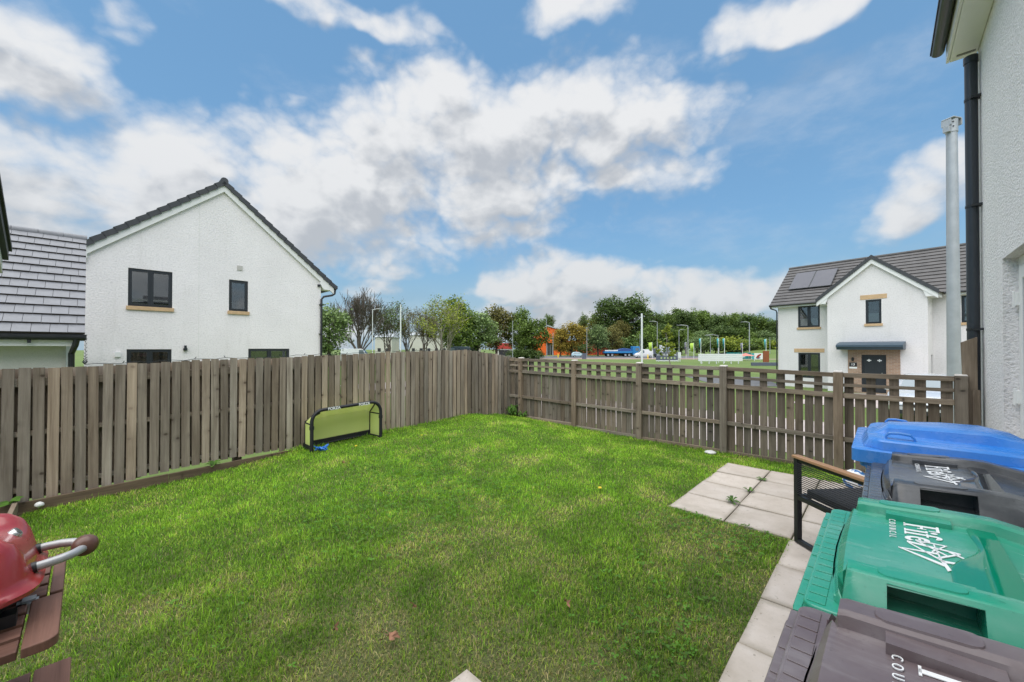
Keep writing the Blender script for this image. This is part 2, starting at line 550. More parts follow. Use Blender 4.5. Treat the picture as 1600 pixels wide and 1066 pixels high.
def leaf_mat(name, base, var, trans=0.25):
    """leaves: colour varies from leaf to leaf through a stored attribute"""
    m = bpy.data.materials.new(name)
    m.use_nodes = True
    t = NT(m.node_tree)
    b = t.n["Principled BSDF"]
    at = t.new("ShaderNodeAttribute", attribute_name="tint")
    lo = tuple(max(0.0, x * (1 - var)) for x in base)
    hi = (min(1, base[0] * (1 + var * 1.25)), min(1, base[1] * (1 + var)), base[2] * (1 + var * .6))
    colr = t.mix(at.outputs["Fac"], lo, hi)
    r = t.ramp(orand(t), [(0, .85), (1, 1.15)])
    colr = t.mix(1.0, colr, r, "MULTIPLY")
    t.link(colr, b.inputs["Base Color"])
    b.inputs["Roughness"].default_value = 0.65
    b.inputs["Specular IOR Level"].default_value = 0.25
    tl = t.new("ShaderNodeBsdfTranslucent")
    t.link(colr, tl.inputs[0])
    mx = t.new("ShaderNodeMixShader")
    mx.inputs[0].default_value = trans
    t.link(b.outputs[0], mx.inputs[1])
    t.link(tl.outputs[0], mx.inputs[2])
    t.link(mx.outputs[0], t.n["Material Output"].inputs[0])
    return m


M["leaf_green"] = leaf_mat("mid_green_leaves", (.130, .205, .045), .45)
M["leaf_dark"] = leaf_mat("deep_green_leaves", (.105, .170, .052), .45)
M["leaf_lime"] = leaf_mat("spring_yellow_green_leaves", (.26, .32, .045), .40)
M["leaf_sage"] = leaf_mat("sage_green_leaves", (.17, .25, .10), .38)
M["leaf_olive"] = leaf_mat("olive_brown_leaves", (.155, .150, .048), .45)
M["leaf_gold"] = leaf_mat("orange_gold_leaves", (.26, .21, .04), .45)
M["weed"] = leaf_mat("weed_leaves", (.085, .190, .032), .40)

# grass blades
m = bpy.data.materials.new("grass_blades")
m.use_nodes = True
t = NT(m.node_tree)
b = t.n["Principled BSDF"]
at = t.new("ShaderNodeAttribute", attribute_name="gcol")
t.link(at.outputs["Color"], b.inputs["Base Color"])
b.inputs["Roughness"].default_value = 0.55
b.inputs["Specular IOR Level"].default_value = 0.3
tl = t.new("ShaderNodeBsdfTranslucent")
t.link(at.outputs["Color"], tl.inputs[0])
mx = t.new("ShaderNodeMixShader")
mx.inputs[0].default_value = 0.45
t.link(b.outputs[0], mx.inputs[1])
t.link(tl.outputs[0], mx.inputs[2])
t.link(mx.outputs[0], t.n["Material Output"].inputs[0])
M["grass"] = m

M["thatch"], t, b = mat("lawn_thatch")
c = objco(t, False)
n1 = t.noise(c, 3.0, 6.0, .65)
n2 = t.noise(c, 60.0, 4.0, .7)
colr = t.ramp(n1, [(.3, (.070, .085, .022)), (.55, (.105, .125, .03)), (.75, (.165, .145, .060))])
n4 = t.noise(c, 170.0, 3.0, .7)
colr = t.mix(t.math("MULTIPLY", t.smooth(n2, .42, .66), .7), colr, (.026, .028, .010))
colr = t.mix(t.math("MULTIPLY", t.smooth(n4, .54, .68), .7), colr, (.26, .22, .10))
colr = t.mix(t.math("MULTIPLY", t.smooth(n4, .46, .34), .7), colr, (.02, .022, .008))
t.link(colr, b.inputs["Base Color"])
b.inputs["Roughness"].default_value = .95
bump(t, b, n2, .6, .01)

M["field"], t, b = mat("open_grass")
c = objco(t, False)
n1 = t.noise(c, .22, 6.0, .6)
n2 = t.noise(c, 2.6, 6.0, .7)
colr = t.ramp(n1, [(.3, (.088, .138, .026)), (.55, (.118, .172, .034)), (.75, (.165, .195, .050))])
colr = t.mix(t.math("MULTIPLY", t.smooth(n2, .45, .72), .45), colr, (.065, .105, .020))
t.link(colr, b.inputs["Base Color"])
b.inputs["Roughness"].default_value = .9
bump(t, b, n2, .8, .08)

M["gravel"] = plain("pale_gravel_stone", (.50, .42, .33), 0.85, 0.35, 3)


# ------------------------------------------------------------------ mesh building
class MB:
    def __init__(self):
        self.v, self.f, self.mi = [], [], []

    def add(self, vs, fs, k=0):
        o = len(self.v)
        self.v += [tuple(p) for p in vs]
        self.f += [tuple(i + o for i in f) for f in fs]
        self.mi += [k] * len(fs)
        return self

    def box(self, c, s, rz=0.0, k=0, mtx=None):
        x, y, z = s[0] / 2, s[1] / 2, s[2] / 2
        vs = [Vector((a * x, b_ * y, d * z)) for d in (-1, 1) for b_ in (-1, 1) for a in (-1, 1)]
        mm = mtx if mtx is not None else Matrix.Rotation(rz, 3, "Z")
        vs = [mm @ p + Vector(c) for p in vs]
        return self.add(vs, [(0, 2, 3, 1), (4, 5, 7, 6), (0, 1, 5, 4), (2, 6, 7, 3), (0, 4, 6, 2), (1, 3, 7, 5)], k)

    def span(self, a, b_, k=0):
        a, b_ = Vector(a), Vector(b_)
        return self.box((a + b_) / 2, [abs(q) for q in (b_ - a)], k=k)

    def loft(self, rings, cap=True, closed=True, k=0):
        nn = len(rings[0])
        vs = [p for r in rings for p in r]
        fs = []
        for i in range(len(rings) - 1):
            for j in range(nn if closed else nn - 1):
                a, b_ = i * nn + j, i * nn + (j + 1) % nn
                fs.append((a, b_, b_ + nn, a + nn))
        if cap and closed:
            fs.append(tuple(range(nn - 1, -1, -1)))
            fs.append(tuple((len(rings) - 1) * nn + j for j in range(nn)))
        return self.add(vs, fs, k)

    def tube(self, pts, r, seg=8, k=0, cap=True):
        pts = [Vector(p) for p in pts]
        rs = r if isinstance(r, (list, tuple)) else [r] * len(pts)
        rings, up = [], None
        for i, p in enumerate(pts):
            d = (pts[min(i + 1, len(pts) - 1)] - pts[max(i - 1, 0)])
            d = d.normalized() if d.length > 1e-9 else Vector((0, 0, 1))
            if up is None:
                up = d.orthogonal().normalized()
            up = (up - d * up.dot(d))
            up = up.normalized() if up.length > 1e-6 else d.orthogonal().normalized()
            sd = d.cross(up)
            rings.append([p + (up * math.cos(2 * math.pi * j / seg) + sd * math.sin(2 * math.pi * j / seg)) * rs[i]
                          for j in range(seg)])
        return self.loft(rings, cap, True, k)

    def prism(self, poly, axis, a, b_, k=0):
        """poly of 2-D points, extruded along axis from a to b"""
        def P(u, v, w_):
            return {"x": (w_, u, v), "y": (u, w_, v), "z": (u, v, w_)}[axis]
        n_ = len(poly)
        vs = [P(u, v, a) for u, v in poly] + [P(u, v, b_) for u, v in poly]
        fs = [tuple(range(n_)), tuple(range(2 * n_ - 1, n_ - 1, -1))]
        fs += [(i, (i + 1) % n_, n_ + (i + 1) % n_, n_ + i) for i in range(n_)]
        return self.add(vs, fs, k)

    def lathe(self, prof, c=(0, 0, 0), axis="z", seg=24, k=0):
        rings = []
        for r, h in prof:
            ring = []
            for j in range(seg):
                a = 2 * math.pi * j / seg
                p = {"z": (r * math.cos(a), r * math.sin(a), h), "x": (h, r * math.cos(a), r * math.sin(a)),
                     "y": (r * math.sin(a), h, r * math.cos(a))}[axis]
                ring.append(Vector(p) + Vector(c))
            rings.append(ring)
        return self.loft(rings, True, True, k)

    def mesh(self, name, mats, smooth=0.0):
        me = bpy.data.meshes.new(name)
        me.from_pydata([tuple(p) for p in self.v], [], self.f)
        for m_ in (mats if isinstance(mats, (list, tuple)) else [mats]):
            me.materials.append(m_)
        if any(self.mi):
            me.polygons.foreach_set("material_index", self.mi)
        bm = bmesh.new()
        bm.from_mesh(me)
        bmesh.ops.recalc_face_normals(bm, faces=bm.faces)
        bm.to_mesh(me)
        bm.free()
        if smooth:
            me.polygons.foreach_set("use_smooth", [True] * len(me.polygons))
            me.set_sharp_from_angle(angle=R(smooth))
        me.update()
        return me

    def build(self, name, mats, parent=None, smooth=0.0, bevel=0.0, loc=None):
        o = link(name, self.mesh(name, mats, smooth), parent)
        if loc is not None:
            o.location = loc
        if bevel:
            add_bevel(o, bevel)
        return o


def add_bevel(o, wd, seg=2):
    md = o.modifiers.new("bevel", "BEVEL")
    md.width = wd
    md.segments = seg
    md.limit_method = "ANGLE"
    md.angle_limit = R(40)
    md.harden_normals = False


def link(name, data, parent=None):
    o = bpy.data.objects.new(name, data)
    COL.objects.link(o)
    o.parent = parent
    return o


def tag(o, label=None, cat=None, group=None, kind=None):
    for k, v in (("label", label), ("category", cat), ("group", group), ("kind", kind)):
        if v:
            o[k] = v
    return o


def thing(name, label, cat, loc=(0, 0, 0), rz=0.0, group=None):
    o = link(name, None)
    o.location = loc
    o.rotation_euler = (0, 0, rz)
    return tag(o, label, cat, group)


def copy_tree(o, parent=None):
    c_ = o.copy()
    COL.objects.link(c_)
    c_.parent = parent
    for ch in list(o.children):
        copy_tree(ch, c_)
    return c_


def sm(x, a, b_):
    t_ = max(0.0, min(1.0, (x - a) / (b_ - a)))
    return t_ * t_ * (3 - 2 * t_)


def rrect(x0, x1, y0, y1, r, seg=4):
    pts = []
    for cx, cy, a0 in ((x1 - r, y1 - r, 0), (x0 + r, y1 - r, 90), (x0 + r, y0 + r, 180), (x1 - r, y0 + r, 270)):
        for i in range(seg + 1):
            a = R(a0 + 90 * i / seg)
            pts.append((cx + r * math.cos(a), cy + r * math.sin(a)))
    return pts


def text_mesh(name, body, size, m_, parent, mtx, extrude=0.0008, bold=0.0, spacing=1.0):
    cu = bpy.data.curves.new(name, "FONT")
    cu.body = body
    cu.size = size
    cu.extrude = extrude
    cu.offset = bold
    cu.space_character = spacing
    cu.resolution_u = 3
    tmp = bpy.data.objects.new(name, cu)
    COL.objects.link(tmp)
    bpy.context.view_layer.update()
    me = bpy.data.meshes.new_from_object(tmp.evaluated_get(bpy.context.evaluated_depsgraph_get()))
    bpy.data.objects.remove(tmp)
    me.materials.clear()
    me.materials.append(m_)
    me.transform(mtx)
    me.name = name
    return link(name, me, parent)


def frame_mtx(origin, xdir, ydir):
    x, y = Vector(xdir).normalized(), Vector(ydir).normalized()
    z = x.cross(y)
    mm = Matrix((x, y, z)).transposed().to_4x4()
    mm.translation = Vector(origin)
    return mm


# ------------------------------------------------------------------ ground heights
LF = -5.87          # left fence line (garden x)
FF = 6.20           # far fence line (garden y)
HW = 0.747          # house wall line (garden x)
_prof = [(-3, -.05), (-.49, -.02), (1.43, .035), (2.27, .066), (3.47, .108), (4.98, .140), (5.6, .075), (6.39, -.034), (8, -.04)]


def left_prof(gy):
    for (a, za), (b_, zb) in zip(_prof, _prof[1:]):
        if gy <= b_:
            return za + (zb - za) * sm(gy, a, b_) if gy > a else za
    return _prof[-1][1]


def lawn_z(gx, gy):
    wl = 1 - sm(gx, LF + 0.2, LF + 3.6)
    z = (left_prof(gy) - .085 * (1 - sm(gy, .6, 2.3))) * wl
    wf = sm(gy, 4.6, 6.1) * (1 - wl)
    z += -0.065 * wf
    z += 0.012 * mnoise.noise(Vector((gx * .9, gy * .9, 3.0)))
    # flat by the paving
    dx = max(-1.43 - gx, 0) if gy > 3.55 else max(-0.53 - gx, 0)
    if gy > 5.5:
        dx = max(dx, gy - 5.5)
    f = sm(dx, 0.0, 0.5)
    return z * f - 0.012 * (1 - f)


def out_z(gx, gy):
    """ground outside the garden: falls away to the road"""
    d_ = max(LF - gx, gy - FF, 0.0)
    if gx > HW and gy < 6.3:
        return -0.35
    if d_ <= 0.05:
        return -0.32
    return -0.24 - 0.76 * sm(d_, 0.0, 4.6)


# ------------------------------------------------------------------ setting: ground
def axis_samples(lo, hi, fine_lo, fine_hi, fine):
    s = list(np.arange(fine_lo, fine_hi + 1e-6, fine))
    x, st_ = fine_lo, fine
    while x > lo:
        st_ *= 1.35
        x -= st_
        s.insert(0, max(x, lo))
    x, st_ = fine_hi, fine
    while x < hi:
        st_ *= 1.35
        x += st_
        s.append(min(x, hi))
    return s


xs = axis_samples(-900, 900, -12, 8, .4)
ys = axis_samples(-400, 1200, -4, 14, .4)
vs, fs = [], []
for j, y in enumerate(ys):
    for i, x in enumerate(xs):
        p = G(x, y, out_z(x, y))
        vs.append(p)
for j in range(len(ys) - 1):
    for i in range(len(xs) - 1):
        a = j * len(xs) + i
        fs.append((a, a + 1, a + 1 + len(xs), a + len(xs)))
o = MB().add(vs, fs).build("ground", M["field"], smooth=60)
tag(o, "wide green grass ground running out to the far trees", None, None, "structure")

# lawn soil sheet
xs = list(np.arange(LF - 0.02, HW, .12))
ys = list(np.arange(-3.0, FF + .02, .12))
vs, fs = [], []
for y in ys:
    for x in xs:
        vs.append(G(x, y, lawn_z(x, y) - 0.006))
for j in range(len(ys) - 1):
    for i in range(len(xs) - 1):
        a = j * len(xs) + i
        fs.append((a, a + 1, a + 1 + len(xs), a + len(xs)))
lawn = MB().add(vs, fs).build("lawn_soil", M["thatch"], smooth=60)
tag(lawn, "thatchy soil under the back garden lawn", None, None, "structure")


def flat(name, pts, z, m_, label):
    o_ = MB().add([(p[0], p[1], z) for p in pts], [tuple(range(len(pts)))]).build(name, m_)
    return tag(o_, label, None, None, "structure")


def gq(x0, x1, y0, y1):
    return [G(x0, y0), G(x1, y0), G(x1, y1), G(x0, y1)]


flat("road", gq(-26, 40, FF + 4.9, FF + 10.3), -0.985, M["paving"], "pale paved lane beyond the trellis fence")
flat("driveway", [(12.2, 17.6), (20.3, 12.4), (22.8, 16.0), (19.2, 21.0), (17.6, 21.6)], -0.975, M["paving"], "pale driveway in front of the numbered house")
flat("path", [(13.5, 26.0), (17.2, 25.2), (21.0, 33.5), (15.5, 36.5)], -0.980, M["asphalt"], "grey path left of the numbered house")
flat("verge", [(-70, 93), (40, 90), (130, 84), (150, 96), (-70, 104)], -0.990, M["gravelroad"], "pinkish gravelly verge across the field")
flat("main_road", [(-90, 104), (160, 96), (170, 128), (-90, 134)], -0.982, M["asphalt"], "grey main road with the lorry in front of the trees")
# grassy bank on the far right behind the hoardings
vs, fs = [], []
for j in range(9):
    for i in range(30):
        x = 60 + i * 6.0
        y = 74 + j * 9 + i * 1.0
        z = -1.0 + 2.4 * sm(j, 0.2, 6) * sm(i, 0, 4) + 0.5 * mnoise.noise(Vector((x * .06, y * .06, 0)))
        vs.append((x, y, z if j else -1.02))
for j in range(8):
    for i in range(29):
        a = j * 30 + i
        fs.append((a, a + 1, a + 31, a + 30))
tag(MB().add(vs, fs).build("hill", M["field"], smooth=60), "low grassy bank behind the hoardings on the right", None, None, "structure")

# ------------------------------------------------------------------ patio slabs
patio = thing("patio", "pale concrete slab patio and path beside the house", "patio", G(0, 0, 0), TH)
tag(patio, kind="structure")
del patio["category"]
base = MB()
base.span((-1.425, 3.60, -.09), (HW - .01, 5.455, -.031))
base.span((-.52, -2.4, -.09), (HW - .01, 3.60, -.031))
base.build("joint_bed", M["gap"], patio)


def slab_mesh(w_, l_):
    mb = MB()
    prof = [(0, -.045), (0, -.004), (.004, 0)]
    rings = []
    for ins, z in prof:
        rings.append([(sx * (w_ / 2 - ins), sy * (l_ / 2 - ins), z) for sx, sy in ((-1, -1), (1, -1), (1, 1), (-1, 1))])
    mb.loft(rings)
    return mb.mesh("slab", M["slab"])


sm46 = slab_mesh(.452, .456)
sm48 = slab_mesh(.452, .470)


def put_slab(me, x, y):
    o_ = link("slab", me, patio)
    o_.location = (x, y, random.uniform(-.005, .003))
    o_.rotation_euler = (R(random.uniform(-.5, .5)), R(random.uniform(-.5, .5)), R(random.uniform(-.5, .5)))
    return o_


for r_ in range(4):
    for c_ in range(5):
        x = -1.43 + .23 + .46 * c_
        if c_ == 4:
            continue
        put_slab(sm46, x, 3.60 + .232 + r_ * .464)
edge_me = slab_mesh(.325, .456)
for r_ in range(4):
    put_slab(edge_me, HW - .175, 3.60 + .232 + r_ * .464)
for r_ in range(12):
    y = 3.60 - .24 - r_ * .48
    put_slab(sm48, -.526 + .23, y)
    put_slab(sm48, -.526 + .69, y)
    put_slab(edge_me, HW - .185, y)
o = link("stepping_slab", sm46)
AP = Vector((-.199, 1.761))                     # its far corner
ax_, ay_ = AP[0] * NX + AP[1] * NY, AP[0] * -NY + AP[1] * NX
o.location = G(ax_ + .226, ay_ - .228, .012)
o.rotation_euler = (0, 0, TH)
tag(o, "single square stepping slab half sunk in the lawn", "paving slab")

# ------------------------------------------------------------------ near house (right edge)
nh = thing("house", "white roughcast house wall with slate grey downpipe at the right edge", "house", (0, 0, 0), TH)
W0, W1 = -3.2, 6.40
DO = (3.55, 5.336, 0.06, 2.185)                # door opening gy0, gy1, z0, z1


def holed_wall(outer, holes, plane, depth, name, m_, parent, to):
    """wall sheet with openings; 2-D points are (along, z); to(a, z, d) gives the 3-D point, d = depth into the wall"""
    loops = [outer] + [[(h[0], h[2]), (h[0], h[3]), (h[1], h[3]), (h[1], h[2])] for h in holes]
    pts = [p_ for l_ in loops for p_ in l_]
    tris = tessellate_polygon([[Vector((p_[0], p_[1], 0)) for p_ in l_] for l_ in loops])
    mb = MB()
    mb.add([to(a, z, 0) for a, z in pts], [tuple(t_) for t_ in tris])
    for h in holes:
        q = [(h[0], h[2]), (h[0], h[3]), (h[1], h[3]), (h[1], h[2])]
        vs_ = [to(a, z, 0) for a, z in q] + [to(a, z, depth) for a, z in q]
        mb.add(vs_, [(i, (i + 1) % 4, 4 + (i + 1) % 4, 4 + i) for i in range(4)])
    me = bpy.data.meshes.new(name)
    me.from_pydata([tuple(p_) for p_ in mb.v], [], mb.f)
    me.materials.append(m_)
    return link(name, me, parent)


holed_wall([(W0, -.3), (W0, 4.9), (W1, 4.9), (W1, -.3)], [DO], HW, .11, "wall", M["wall"], nh,
           lambda a, z, d: (HW + d, a, z))
mb = MB()
mb.span((HW + .012, W1 - .002, -.3), (6.5, W1 + .02, 4.9))
mb.build("end_wall", M["wall"], nh)
mb = MB()
mb.span((HW - .006, W1 - .012, -.3), (HW + .011, W1 + .028, 4.52))
mb.build("corner_bead", M["smoothwall"], nh)
# room behind the glazed door
mb = MB()
mb.span((HW + .45, DO[0] - .3, 0), (HW + .47, DO[1] + .02, 2.4))
mb.build("dim_room_wall", M["interior"], nh)
dr = MB()
fx = HW + .085
fw = .075
dr.span((fx, DO[1] - fw, DO[2]), (fx + .06, DO[1], DO[3]))
dr.span((fx, DO[0], DO[2]), (fx + .06, DO[0] + fw, DO[3]))
dr.span((fx, DO[0] + fw, DO[3] - fw), (fx + .06, DO[1] - fw, DO[3]))
dr.span((fx, DO[0] + fw, DO[2]), (fx + .06, DO[1] - fw, DO[2] + .09))
door = dr.build("door_frame", M["upvc"], nh, bevel=.006)
lf_ = MB()
lf_.span((fx - .012, DO[0] + fw + .01, DO[2] + .1), (fx + .045, DO[0] + fw + .11, DO[3] - fw - .01))
lf_.span((fx - .012, DO[1] - fw - .11, DO[2] + .1), (fx + .045, DO[1] - fw - .01, DO[3] - fw - .01))
lf_.span((fx - .012, DO[0] + fw + .11, DO[3] - fw - .12), (fx + .045, DO[1] - fw - .11, DO[3] - fw - .01))
lf_.span((fx - .012, DO[0] + fw + .11, DO[2] + .1), (fx + .045, DO[1] - fw - .11, DO[2] + .3))
lf_.build("door_leaf", M["upvc"], nh, bevel=.006)
MB().span((fx + .01, DO[0] + fw + .1, DO[2] + .29), (fx + .02, DO[1] - fw - .1, DO[3] - fw - .11)).build("pane", M["glass"], nh)
for z in (.55, 1.02, 1.83):
    hg = MB()
    hg.span((fx - .03, DO[1] - fw - .03, z - .055), (fx - .001, DO[1] - fw + .045, z + .055))
    hg.lathe([(.011, -.07), (.011, .07)], (fx - .033, DO[1] - fw + .01, z), "z", 10)
    hg.build("hinge", M["upvc"], door, bevel=.004)
# eaves: boxed soffit, gutter and stepped tile ends
ev = MB()
ev.span((HW - .20, W0, 4.55), (HW - .002, W1 + .03, 4.95))
sof = ev.build("boxed_soffit", M["upvc"], nh, bevel=.006)
vt = MB()
for i in range(18):
    vt.span((HW - .155 + .0075 * i, W1 - .09, 4.546), (HW - .1512 + .0075 * i, W1 - .05, 4.552))
vt.build("soffit_vent", M["dark"], sof)
MB().span((HW - .225, W0, 4.56), (HW - .203, W1 + .045, 4.98)).build("fascia", M["upvc"], nh)
gt = MB()
prof = [(.055 * math.cos(R(a)), .055 * math.sin(R(a))) for a in range(180, 361, 20)]
prof2 = [(.048 * math.cos(R(a)), .048 * math.sin(R(a))) for a in range(360, 179, -20)]
gt.prism([(HW - .285 + a, 4.72 + b_) for a, b_ in prof + prof2], "y", W0, W1 + .05)
gt.build("gutter", M["pipe"], nh)
for i in range(34):
    y = W1 + .06 - i * .29
    mb = MB()
    mb.prism([(HW - .345, 4.705), (HW - .20, 4.82), (HW + .3, 5.24), (HW + .3, 5.275), (HW - .20, 4.855), (HW - .345, 4.735)], "y", y - .284, y)
    mb.build("tile", M["tile_d"], nh)
    if y < 3:
        break
# downpipe with brackets
PX, PY = HW - .062, 6.285
mb = MB()
mb.tube([(PX, PY, -.1), (PX, PY, 4.40)], .047, 16)
mb.tube([(PX, PY, 4.40), (PX, PY, 4.47)], .054, 16)
dp = mb.build("downpipe", M["pipe"], nh, smooth=40)
for z in (1.62, 2.90, 4.02):
    mb = MB()
    mb.tube([(PX, PY, z - .012), (PX, PY, z + .012)], .0515, 16)
    mb.span((PX, PY + .0, z - .010), (HW, PY + .016, z + .010))
    mb.span((PX - .01, PY - .075, z - .012), (HW + .0, PY - .05, z + .012))
    mb.build("bracket", M["blackpl"], dp, smooth=40)

# ------------------------------------------------------------------ fences
bd = MB()
wB, tB = .0755, .016
bd.prism([(-wB / 2, -tB / 2), (-wB / 2 + .003, -tB / 2 - 0), (wB / 2 - .003, -tB / 2), (wB / 2, -tB / 2 + .003), (wB / 2, tB / 2), (-wB / 2, tB / 2)], "z", 0, 1)
# board local axes: x = along the fence, y = thickness
board_me = bd.mesh("board", M["board"])
slat_me = MB().span((-.038, -.008, 0), (.038, .008, 1)).mesh("slat", M["slat"])

lfz = thing("board_fence", "tall weathered grey timber board fence along the left of the lawn", "fence", (0, 0, 0), TH)
FH = 1.26
y = -2.05
i = 0
while y < 6.40:
    zg = left_prof(y)
    bot = zg + (-.02 if y > 2.2 else (.04 if .4 < y < 1.7 else .012))
    o = link("board", board_me, lfz)
    o.location = (LF + random.uniform(-.002, .003), y + random.uniform(-.003, .003), bot + random.uniform(-.008, .008))
    o.rotation_euler = (R(random.uniform(-.3, .3)), R(random.uniform(-.35, .35)), R(90 + random.uniform(-1.5, 1.5)))
    o.scale = (random.uniform(.96, 1.03), 1, zg + FH - bot + random.uniform(-.006, .006))
    # boards on the other face cover the gaps
    if i > 12 or i < 10:
        o = link("board", board_me, lfz)
        o.location = (LF - .082, y + .0456 + random.uniform(-.003, .003), bot)
        o.rotation_euler = (0, 0, R(90))
        o.scale = (1, 1, zg + FH - bot - .012)
    y += .0912
    i += 1
for (h, hh) in ((.12, .045), (.64, .045), (1.12, .075)):
    for (ya, yb) in ((-2.1, -.45), (-.45, 1.3), (1.3, 3.0), (3.0, 4.7), (4.7, 6.4)):
        za, zb = left_prof(ya) + h, left_prof(yb) + h
        zm = left_prof((ya + yb) / 2) + h
        mb = MB()
        ym = (ya + yb) / 2
        for (p0, q0, p1, q1) in ((ya, za, ym, zm), (ym, zm, yb, zb)):
            mb.add([(LF - .072 + dx, yy, zz + s * hh / 2) for (yy, zz) in ((p0, q0), (p1, q1)) for dx in (0, .062) for s in (-1, 1)],
                   [(0, 1, 3, 2), (4, 6, 7, 5), (0, 2, 6, 4), (1, 5, 7, 3), (0, 4, 5, 1), (2, 3, 7, 6)])
        mb.build("rail", M["railg"], lfz)
for y in (-2.05, -.45, 1.3, 3.0, 4.7):
    MB().span((LF - .17, y - .045, -.6), (LF - .095, y + .045, left_prof(y) + FH - .05)).build("post", M["slat"], lfz)
MB().span((LF - .05, 6.44, -.1), (LF + .06, 6.50, 1.15)).build("post", M["slat"], lfz)

# damp timber edging under the boards
ed = thing("timber_edging", "dark damp timber edging plank at the foot of the board fence", "edging", (0, 0, 0), TH)
for (ya, yb, dx) in ((-.62, .62, 0.0), (.625, 1.75, .006), (1.755, 2.3, .0)):
    mb = MB()
    mb.add([(LF + .045 + dx + d_, yy, left_prof(yy) + zz) for yy in (ya, yb) for d_ in (0, .035) for zz in (-.09, .015 if yy < 2.2 else -.035)],
           [(0, 1, 3, 2), (4, 6, 7, 5), (0, 2, 6, 4), (1, 5, 7, 3), (0, 4, 5, 1), (2, 3, 7, 6)])
    mb.build("plank", M["kick"], ed)

# trellis topped slat fence
rf = thing("trellis_fence", "weathered slatted timber fence with open trellis top at the end of the lawn", "fence", (0, 0, 0), TH)
POSTS = [(-5.52, 1.235), (-4.19, 1.21), (-2.92, 1.195), (-1.66, 1.182), (-.40, 1.150), (.585, 1.151)]


def ptop(x):
    for (a, za), (b_, zb) in zip(POSTS, POSTS[1:]):
        if x <= b_:
            return za + (zb - za) * (x - a) / (b_ - a)
    return POSTS[-1][1]


for (x, zt) in POSTS:
    mb = MB()
    mb.span((x - .046, FF - .066, -.5), (x + .046, FF + .03, zt - .012))
    o = mb.build("post", M["post"], rf, bevel=.004)
    mb = MB()
    mb.add([(x - .046, FF - .066, zt - .0115), (x + .046, FF - .066, zt - .0115), (x + .046, FF + .03, zt - .0115), (x - .046, FF + .03, zt - .0115),
            (x - .040, FF - .060, zt), (x + .040, FF - .060, zt), (x + .040, FF + .024, zt + .004), (x - .040, FF + .024, zt + .004)],
           [(4, 5, 6, 7), (0, 1, 5, 4), (1, 2, 6, 5), (2, 3, 7, 6), (3, 0, 4, 7)])
    mb.build("post_top", M["endgrain"], o)
segs = [(LF + .03, POSTS[0][0])] + [(a[0], b_[0]) for a, b_ in zip(POSTS, POSTS[1:])]
for si, (xa, xb) in enumerate(segs):
    xa2, xb2 = xa + .047, xb - .047
    if si == 0:
        xa2 = xa
    za, zb = ptop(max(xa, POSTS[0][0])), ptop(xb)
    for (dz, hh, dy, dep) in ((-.045, .052, -.030, .034), (-.165, .036, -.024, .026), (-.29, .058, -.030, .034), (-.81, .052, -.030, .034)):
        mb = MB()
        vs_ = []
        for (xx, zz) in ((xa2, za), (xb2, zb)):
            for yy in (FF + dy - dep / 2, FF + dy + dep / 2):
                for s in (-1, 1):
                    vs_.append((xx, yy, zz + dz + s * hh / 2))
        mb.add(vs_, [(0, 1, 3, 2), (4, 6, 7, 5), (0, 2, 6, 4), (1, 5, 7, 3), (0, 4, 5, 1), (2, 3, 7, 6)])
        mb.build("rail", M["rail"], rf, bevel=.002)
    mb = MB()
    zl = lawn_z((xa + xb) / 2, FF - .1)
    mb.span((xa2, FF - .045, zl - .12), (xb2, FF - .012, zl + .05))
    mb.build("gravel_board", M["kick"] if si < 1 else M["rail"], rf, bevel=.003)
    nn = max(2, int(round((xb - xa - .09) / .0965)))
    for k in range(nn):
        x = xa2 + (k + .5) * (xb2 - xa2) / nn
        zb_ = zl + .03
        tall = (k % 2 == 0)
        zt = ptop(max(x, POSTS[0][0])) - (.03 if tall else .275)
        o = link("slat", slat_me, rf)
        o.location = (x + random.uniform(-.003, .003), FF + .006 + random.uniform(0, .003), zb_ + random.uniform(-.01, .01))
        o.scale = (random.uniform(.98, 1.06) * (1.09 if si > 2 else 1.10), 1, zt - zb_ + random.uniform(-.004, .004))
        o.rotation_euler = (R(random.uniform(-.2, .2)), R(random.uniform(-.35, .35)), R(random.uniform(-1, 1)))
# dark pair of trellis slats by the first post
dk = plain("dark_stained_slat", (.030, .022, .026), .8, .2, 12)
for x in (-5.43, -5.30):
    MB().span((x - .045, FF + .02, .96), (x + .045, FF + .034, 1.20)).build("slat", dk, rf)

# taller gate post against the house corner
gp_ = MB()
x0, x1, y0, y1 = .600, .700, FF - .01, FF + .03
gp_.add([(x0 + .04, y0, -.4), (x1, y0, -.4), (x1, y1, -.4), (x0 + .04, y1, -.4), (x0 - .012, y0, 1.485), (x1, y0, 1.54), (x1, y1, 1.54), (x0 - .012, y1, 1.485)],
        [(0, 3, 2, 1), (4, 5, 6, 7), (0, 1, 5, 4), (1, 2, 6, 5), (2, 3, 7, 6), (3, 0, 4, 7)])
gpo = thing("fence_panel_end", "taller slanting timber board wedged between trellis fence and downpipe", "fence board", (0, 0, 0), TH)
gp_.build("board", M["post"], gpo, bevel=.003)
MB().span((.66, FF - .035, -.3), (.715, FF - .012, 1.0)).build("batten", M["slat"], gpo, bevel=.003)
